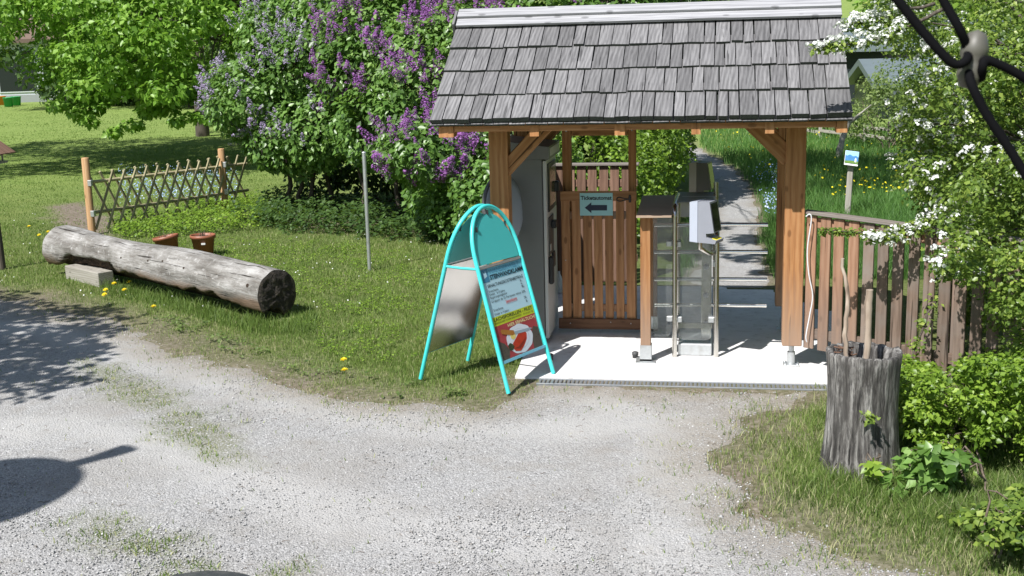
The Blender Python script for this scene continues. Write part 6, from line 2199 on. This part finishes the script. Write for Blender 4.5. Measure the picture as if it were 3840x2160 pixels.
leaf_patch('clover', 'clover and small broad leaved weeds mixed into the lawn', [(300, 690), (420, 600), (700, 600), (1000, 630), (1150, 700), (1060, 900), (900, 930), (760, 880), (780, 760), (560, 660)], 16000, (.012, .03), 'shrub_leaf', .05, 'clover', -.05, .5)
leaf_patch('clover', 'broad weeds along the worn edge of the lawn', [(330, 790), (480, 800), (640, 870), (860, 920), (1100, 960), (1180, 1000), (1000, 1000), (800, 970), (620, 910), (440, 850)], 5000, (.015, .045), 'mead_leaf', .04, 'weeds', -.05, .56)

def blades(P, hgt, wid, rnd, lean=.5):
    n = len(P)
    a = rng.uniform(0, 2 * math.pi, n)
    sd = np.stack([np.cos(a), np.sin(a), np.zeros(n)], 1) * wid[:, None] * .5
    b = rng.uniform(0, 2 * math.pi, n)
    ln_ = np.stack([np.cos(b), np.sin(b), np.zeros(n)], 1) * (hgt * rng.uniform(.1, lean, n))[:, None]
    up = np.array([0, 0, 1.0])
    h = hgt[:, None]
    V = np.stack([P - sd, P + sd, P - sd * .75 + up * h * .55 + ln_ * .35, P + sd * .75 + up * h * .55 + ln_ * .35, P + up * h * .92 + ln_], 1).reshape(-1, 3)
    i = np.arange(n)[:, None, None] * 5
    F = (np.array([[0, 1, 3], [0, 3, 2], [2, 3, 4]])[None] + i).reshape(-1, 3)
    return V, F, np.repeat(rnd, 5)

def sample_screen(x0, x1, y0, y1, n):
    x, y = rng.uniform(x0, x1, n), rng.uniform(y0, y1, n)
    ux, uy = x * 1.49068 - 1920, y * 1.49068 - 1080
    cr, sr = math.cos(-ROLL), math.sin(-ROLL)
    ux, uy = cr * ux - sr * uy, sr * ux + cr * uy
    dx, dz = ux / FPX, -uy / FPX
    cp, sp = math.cos(PITCH), math.sin(PITCH)
    yy, zz = cp + sp * dz, -sp + cp * dz
    c, s = math.cos(YAW), math.sin(YAW)
    t = -CAM[2] / zz
    return CAM[0] + (c * dx - s * yy) * t, CAM[1] + (s * dx + c * yy) * t

def grass(name, label, region, n, h, mat, extra=None, tone=0.0, dry=True, lean=.6):
    x, y = sample_screen(*region, n)
    gs = gravel_sd(x, y)
    ps = path_sd(x, y)
    ss = slab_sd(x, y)
    dn = smooth(.28, -.85, gs + (vnoise(x, y, 4.5, 87, 3) - .5) * .7) * smooth(.08, -.15, ps) * (ss < -.01)
    dn = dn * (1 - .85 * smooth(-.1, .25, poly_sdf(x, y, DIRT)))
    dn = dn * (1 - ((y > -.8) & (y < -.4) & (x > -1.95) & (x < .2)))
    pat = vnoise(x, y, 1.6, 81, 3)
    dn = dn * (.45 + .9 * pat)
    if extra is not None:
        dn = dn * extra(x, y)
    k = rng.random(n) < dn
    x, y, pat, gs = x[k], y[k], pat[k], gs[k]
    m = len(x)
    d = np.hypot(x - CAM[0], y - CAM[1])
    tuft = vnoise(x, y, 3.2, 82, 2)
    hh = rng.uniform(h[0], h[1], m) * (.55 + .9 * tuft) * (1 - .45 * smooth(-.8, 0, gs))
    w = np.maximum(.0045, d * .00042) * rng.uniform(.7, 1.3, m)
    r = np.clip(rng.beta(2, 2.3, m) * .72 + (pat - .5) * .45 + tone, 0, .9)
    if dry:
        dr_ = rng.random(m) < (.10 + .35 * smooth(-.7, .0, gs))
        r = np.where(dr_, rng.uniform(.85, 1.0, m), r)
    V, F, R = blades(np.stack([x, y, height(x, y) - .006], 1), hh, w, r, lean)
    o = link(name, npmesh(name, V, F, mat, R))
    tag(o, label, 'grass')
    o['kind'] = 'stuff'

def not_log(x, y):
    p = np.stack([x - LA.x, y - LA.y], 1)
    t = np.clip((p @ np.array([ld.x, ld.y])) / LL, 0, 1)
    dd_ = np.hypot(x - (LA.x + (LB.x - LA.x) * t), y - (LA.y + (LB.y - LA.y) * t))
    return (dd_ > .13).astype(float)
grass('lawn_grass', 'short green grass around the log and the A-board', (-160, 1420, 560, 1040), 235000, (.025, .065), 'grass', not_log, .06, True)
grass('lawn_grass', 'sunlit and shaded mown lawn behind the lattice fence', (-160, 760, 262, 575), 90000, (.02, .045), 'grass', None, .10, False)
grass('verge_grass', 'longer green grass around the foot of the stump', (1780, 2700, 960, 1520), 75000, (.06, .14), 'grass', lambda x, y: ((x - SC.x) ** 2 + (y - SC.y) ** 2 > .045).astype(float), -.06, True, .8)
grass('meadow_grass', 'tall meadow grass right of the footpath', (1640, 2420, 325, 700), 75000, (.14, .30), 'meadow_grass', lambda x, y: (y > 3.2).astype(float) * (x > -1.0), .0, False, .7)
# tufts between log and gravel
x, y = sample_screen(250, 800, 690, 840, 9000)
k = (not_log(x, y) > 0) & (poly_sdf(x, y, GP([(250, 715), (420, 730), (560, 790), (700, 815), (800, 790), (790, 840), (640, 835), (480, 790), (300, 745)])) > -.05)
x, y = x[k], y[k]
V, F, R = blades(np.stack([x, y, height(x, y)], 1), rng.uniform(.07, .17, len(x)), np.full(len(x), .006), np.clip(rng.beta(2, 3, len(x)) * .6, 0, 1), .8)
o = link('tall_grass', npmesh('tall_grass', V, F, 'grass', R))
tag(o, 'taller dark green tufts of grass along the near side of the log', 'grass')
o['kind'] = 'stuff'
# sparse tufts on the gravel
x, y = sample_screen(-60, 2500, 720, 1500, 150000)
gs = gravel_sd(x, y)
mo = np.maximum(smooth(-.2, .2, poly_sdf(x, y, STRIP) + (vnoise(x, y, 4, 51) - .5) * .6), .55 * smooth(-.2, .2, poly_sdf(x, y, STRIP2) + (vnoise(x, y, 4, 52) - .5) * .6))
dn = (gs > 0) * (mo * .9 * (vnoise(x, y, 9, 85, 2) > .45) + .22 * smooth(.9, 0, gs) * (vnoise(x, y, 5, 86, 2) > .50) + .003)
k = rng.random(len(x)) < dn
x, y = x[k], y[k]
V, F, R = blades(np.stack([x, y, height(x, y) - .01], 1), rng.uniform(.012, .045, len(x)), rng.uniform(.004, .008, len(x)), np.where(rng.random(len(x)) < .35, rng.uniform(.85, 1, len(x)), rng.beta(2, 2.5, len(x)) * .75), 1.2)
o = link('gravel_weeds', npmesh('gravel_weeds', V, F, 'grass', R))
tag(o, 'sparse tufts of grass growing through the gravel', 'grass')
o['kind'] = 'stuff'
# pebbles
def pebble_mat():
    m, nt, b, o = new_mat('pebble')
    a = N(nt, 'ShaderNodeAttribute', attribute_name='rnd')
    c = ramp(nt, a.outputs['Fac'], [(0, (.17, .165, .16)), (.45, (.34, .335, .325)), (.85, (.46, .455, .45)), (1, (.68, .675, .66))])
    nt.links.new(c, b.inputs['Base Color'])
    b.inputs['Roughness'].default_value = .85
    return m
M['pebble'] = pebble_mat()
x, y = sample_screen(-80, 2660, 730, 1560, 75000)
gs = gravel_sd(x, y)
sl_ = slab_sd(x, y)
k = ((sl_ < -.16) | ((sl_ > 0) & (y < .5) & (rng.random(len(x)) < .06))) & (gs > -.12) & (rng.random(len(x)) < .4 + .6 * (vnoise(x, y, 1.4, 91, 3) > .47))
x, y = x[k], y[k]
n = len(x)
s_ = .003 + .0058 * rng.random(n) ** 2.8
s_ = np.where(rng.random(n) < .008, s_ * 2.0, s_)
base = np.array([[1, 0, 0], [0, 1, 0], [-1, 0, 0], [0, -1, 0], [.1, .1, .7], [0, 0, -.5]])
a = rng.uniform(0, 6.28, n)
ca, sa = np.cos(a), np.sin(a)
V = base[None] * rng.uniform(.65, 1.35, (n, 6, 1))
V = np.stack([V[..., 0] * ca[:, None] * 1.25 - V[..., 1] * sa[:, None], V[..., 0] * sa[:, None] * 1.25 + V[..., 1] * ca[:, None], V[..., 2]], -1) * s_[:, None, None]
V = V + np.stack([x, y, np.where(slab_sd(x, y) > 0, .0, height(x, y) - .006) + s_ * .15], 1)[:, None, :]
F = np.array([[0, 1, 4], [1, 2, 4], [2, 3, 4], [3, 0, 4], [1, 0, 5], [2, 1, 5], [3, 2, 5], [0, 3, 5]])[None] + (np.arange(n) * 6)[:, None, None]
o = link('loose_stones', npmesh('loose_stones', V.reshape(-1, 3), F.reshape(-1, 3), 'pebble', np.repeat(rng.beta(2, 2, n), 6)))
tag(o, 'small loose grey stones scattered over the gravel yard', 'gravel')
o['kind'] = 'stuff'

x, y = sample_screen(0, 2500, 790, 1440, 420)
k = (gravel_sd(x, y) > .05) & (slab_sd(x, y) < -.2)
mb = MB()
for xx, yy in zip(x[k], y[k]):
    a = random.uniform(0, 3.14)
    l_ = random.uniform(.012, .05)
    z_ = float(height(np.array([xx]), np.array([yy]))[0]) - .002
    mb.tube([(xx, yy, z_), (xx + math.cos(a) * l_ * .5, yy + math.sin(a) * l_ * .5, z_ + .004), (xx + math.cos(a + .3) * l_, yy + math.sin(a + .3) * l_, z_)], [.0018, .0016, .001], 4)
o = mb.obj('twig_litter', 'twig')
tag(o, 'tiny dark twigs and leaf stalks lying on the gravel', 'litter')
o['kind'] = 'stuff'

# flowers
def florets(name, label, regions, n, s, mat, z, cat='flowers', nf=None):
    Ps = []
    for reg, frac, pd in regions:
        m = int(n * frac)
        x, y = sample_screen(*reg, m)
        k = (vnoise(x, y, pd[0], 95, 2) > pd[1]) & (gravel_sd(x, y) < -.1) & (path_sd(x, y) < -.05) & (slab_sd(x, y) < -.05)
        Ps.append(np.stack([x[k], y[k]], 1))
    P = np.concatenate(Ps)
    m = len(P)
    c = np.stack([P[:, 0], P[:, 1], height(P[:, 0], P[:, 1]) + rng.uniform(z[0], z[1], m)], 1)
    nr = unit(rand_dirs(m) * .5 + np.array([0, -.35, .8]))
    x_ = unit(np.cross(nr, rand_dirs(m)))
    y_ = np.cross(nr, x_)
    ss_ = rng.uniform(s[0], s[1], m)[:, None]
    V = [c]
    for k in range(6):
        V.append(c + (x_ * math.cos(k * 1.047) + y_ * math.sin(k * 1.047)) * ss_ + nr * ss_ * .2)
    V = np.stack(V, 1).reshape(-1, 3)
    F = (np.array([[0, 1 + k, 1 + (k + 1) % 6] for k in range(6)])[None] + (np.arange(m) * 7)[:, None, None]).reshape(-1, 3)
    o = link(name, npmesh(name, V, F, mat, np.repeat(rng.random(m), 7)))
    tag(o, label, cat)
    o['kind'] = 'stuff'
florets('meadow_flowers', 'yellow flowers dotted through the meadow grass', [((1800, 2330, 345, 540), 1.0, (1.1, .60))], 620, (.014, .026), 'yellow_petal', (.14, .30))
florets('forget_me_nots', 'pale blue forget-me-nots beside the path and behind the lattice fence', [((1880, 1960, 430, 560), .22, (2.6, .5)), ((300, 600, 440, 525), .5, (1.5, .42))], 3000, (.009, .016), 'blue_petal', (.10, .28))
florets('daisies', 'tiny white specks of daisies in the lawn', [((0, 1200, 540, 780), 1.0, (1.5, .5))], 240, (.006, .010), 'white_petal', (.04, .07))

dl = [(72, 570, 'dandelion nearest the bird feeder post in the left lawn'), (98, 592, 'large yellow dandelion left of the log end'), (120, 584, 'small yellow dandelion just above the log end'), (265, 730, 'dandelion in front of the wooden block'), (286, 714, 'dandelion at the corner of the wooden block'), (312, 730, 'dandelion in the grass below the rotten hollow of the log'),
      (262, 742, 'lowest of the dandelions in front of the wooden block'), (385, 772, 'dandelion pair on the gravel edge below the log'), (325, 710, 'dandelion touching the hollow of the log'), (863, 906, 'upper of two dandelions on the lawn edge left of the A-board'), (865, 932, 'lower of two dandelions on the lawn edge left of the A-board')]
hv = MB()
for k in range(26):
    a_ = k * 2.4
    rr = .004 + .019 * (k / 26)
    tl = .9 - .7 * (k / 26)
    d = Vector((math.cos(a_) * (1 - tl * .5), math.sin(a_) * (1 - tl * .5), tl)).normalized()
    sdv = Vector((-math.sin(a_), math.cos(a_), 0)) * .003
    c0 = Vector((math.cos(a_) * rr * .3, math.sin(a_) * rr * .3, 0))
    hv.add([c0 - sdv, c0 + sdv, c0 + d * .022 + sdv, c0 + d * .022 - sdv], [(0, 1, 2, 3)])
head = hv.mesh('flower_head', 'dandelion')
stem = MB().tube([(0, 0, -.02), (.004, .002, .03), (.006, 0, .062)], .0022, 5).mesh('stem', 'stalk')
for x, y, lb in dl:
    q = ground_pt(x, y, .06)
    t = thing('dandelion', lb, 'dandelion', (q[0], q[1], 0), 'dandelions in the lawn')
    link('stem', stem, t, (q[0], q[1], 0))
    hd_ = link('flower_head', head, t, mw=Matrix.Translation((q[0] + .006, q[1], .06)) @ Matrix.Rotation(random.uniform(0, .5), 4, 'X') @ Matrix.Diagonal((1.15, 1.15, 1.15, 1)))
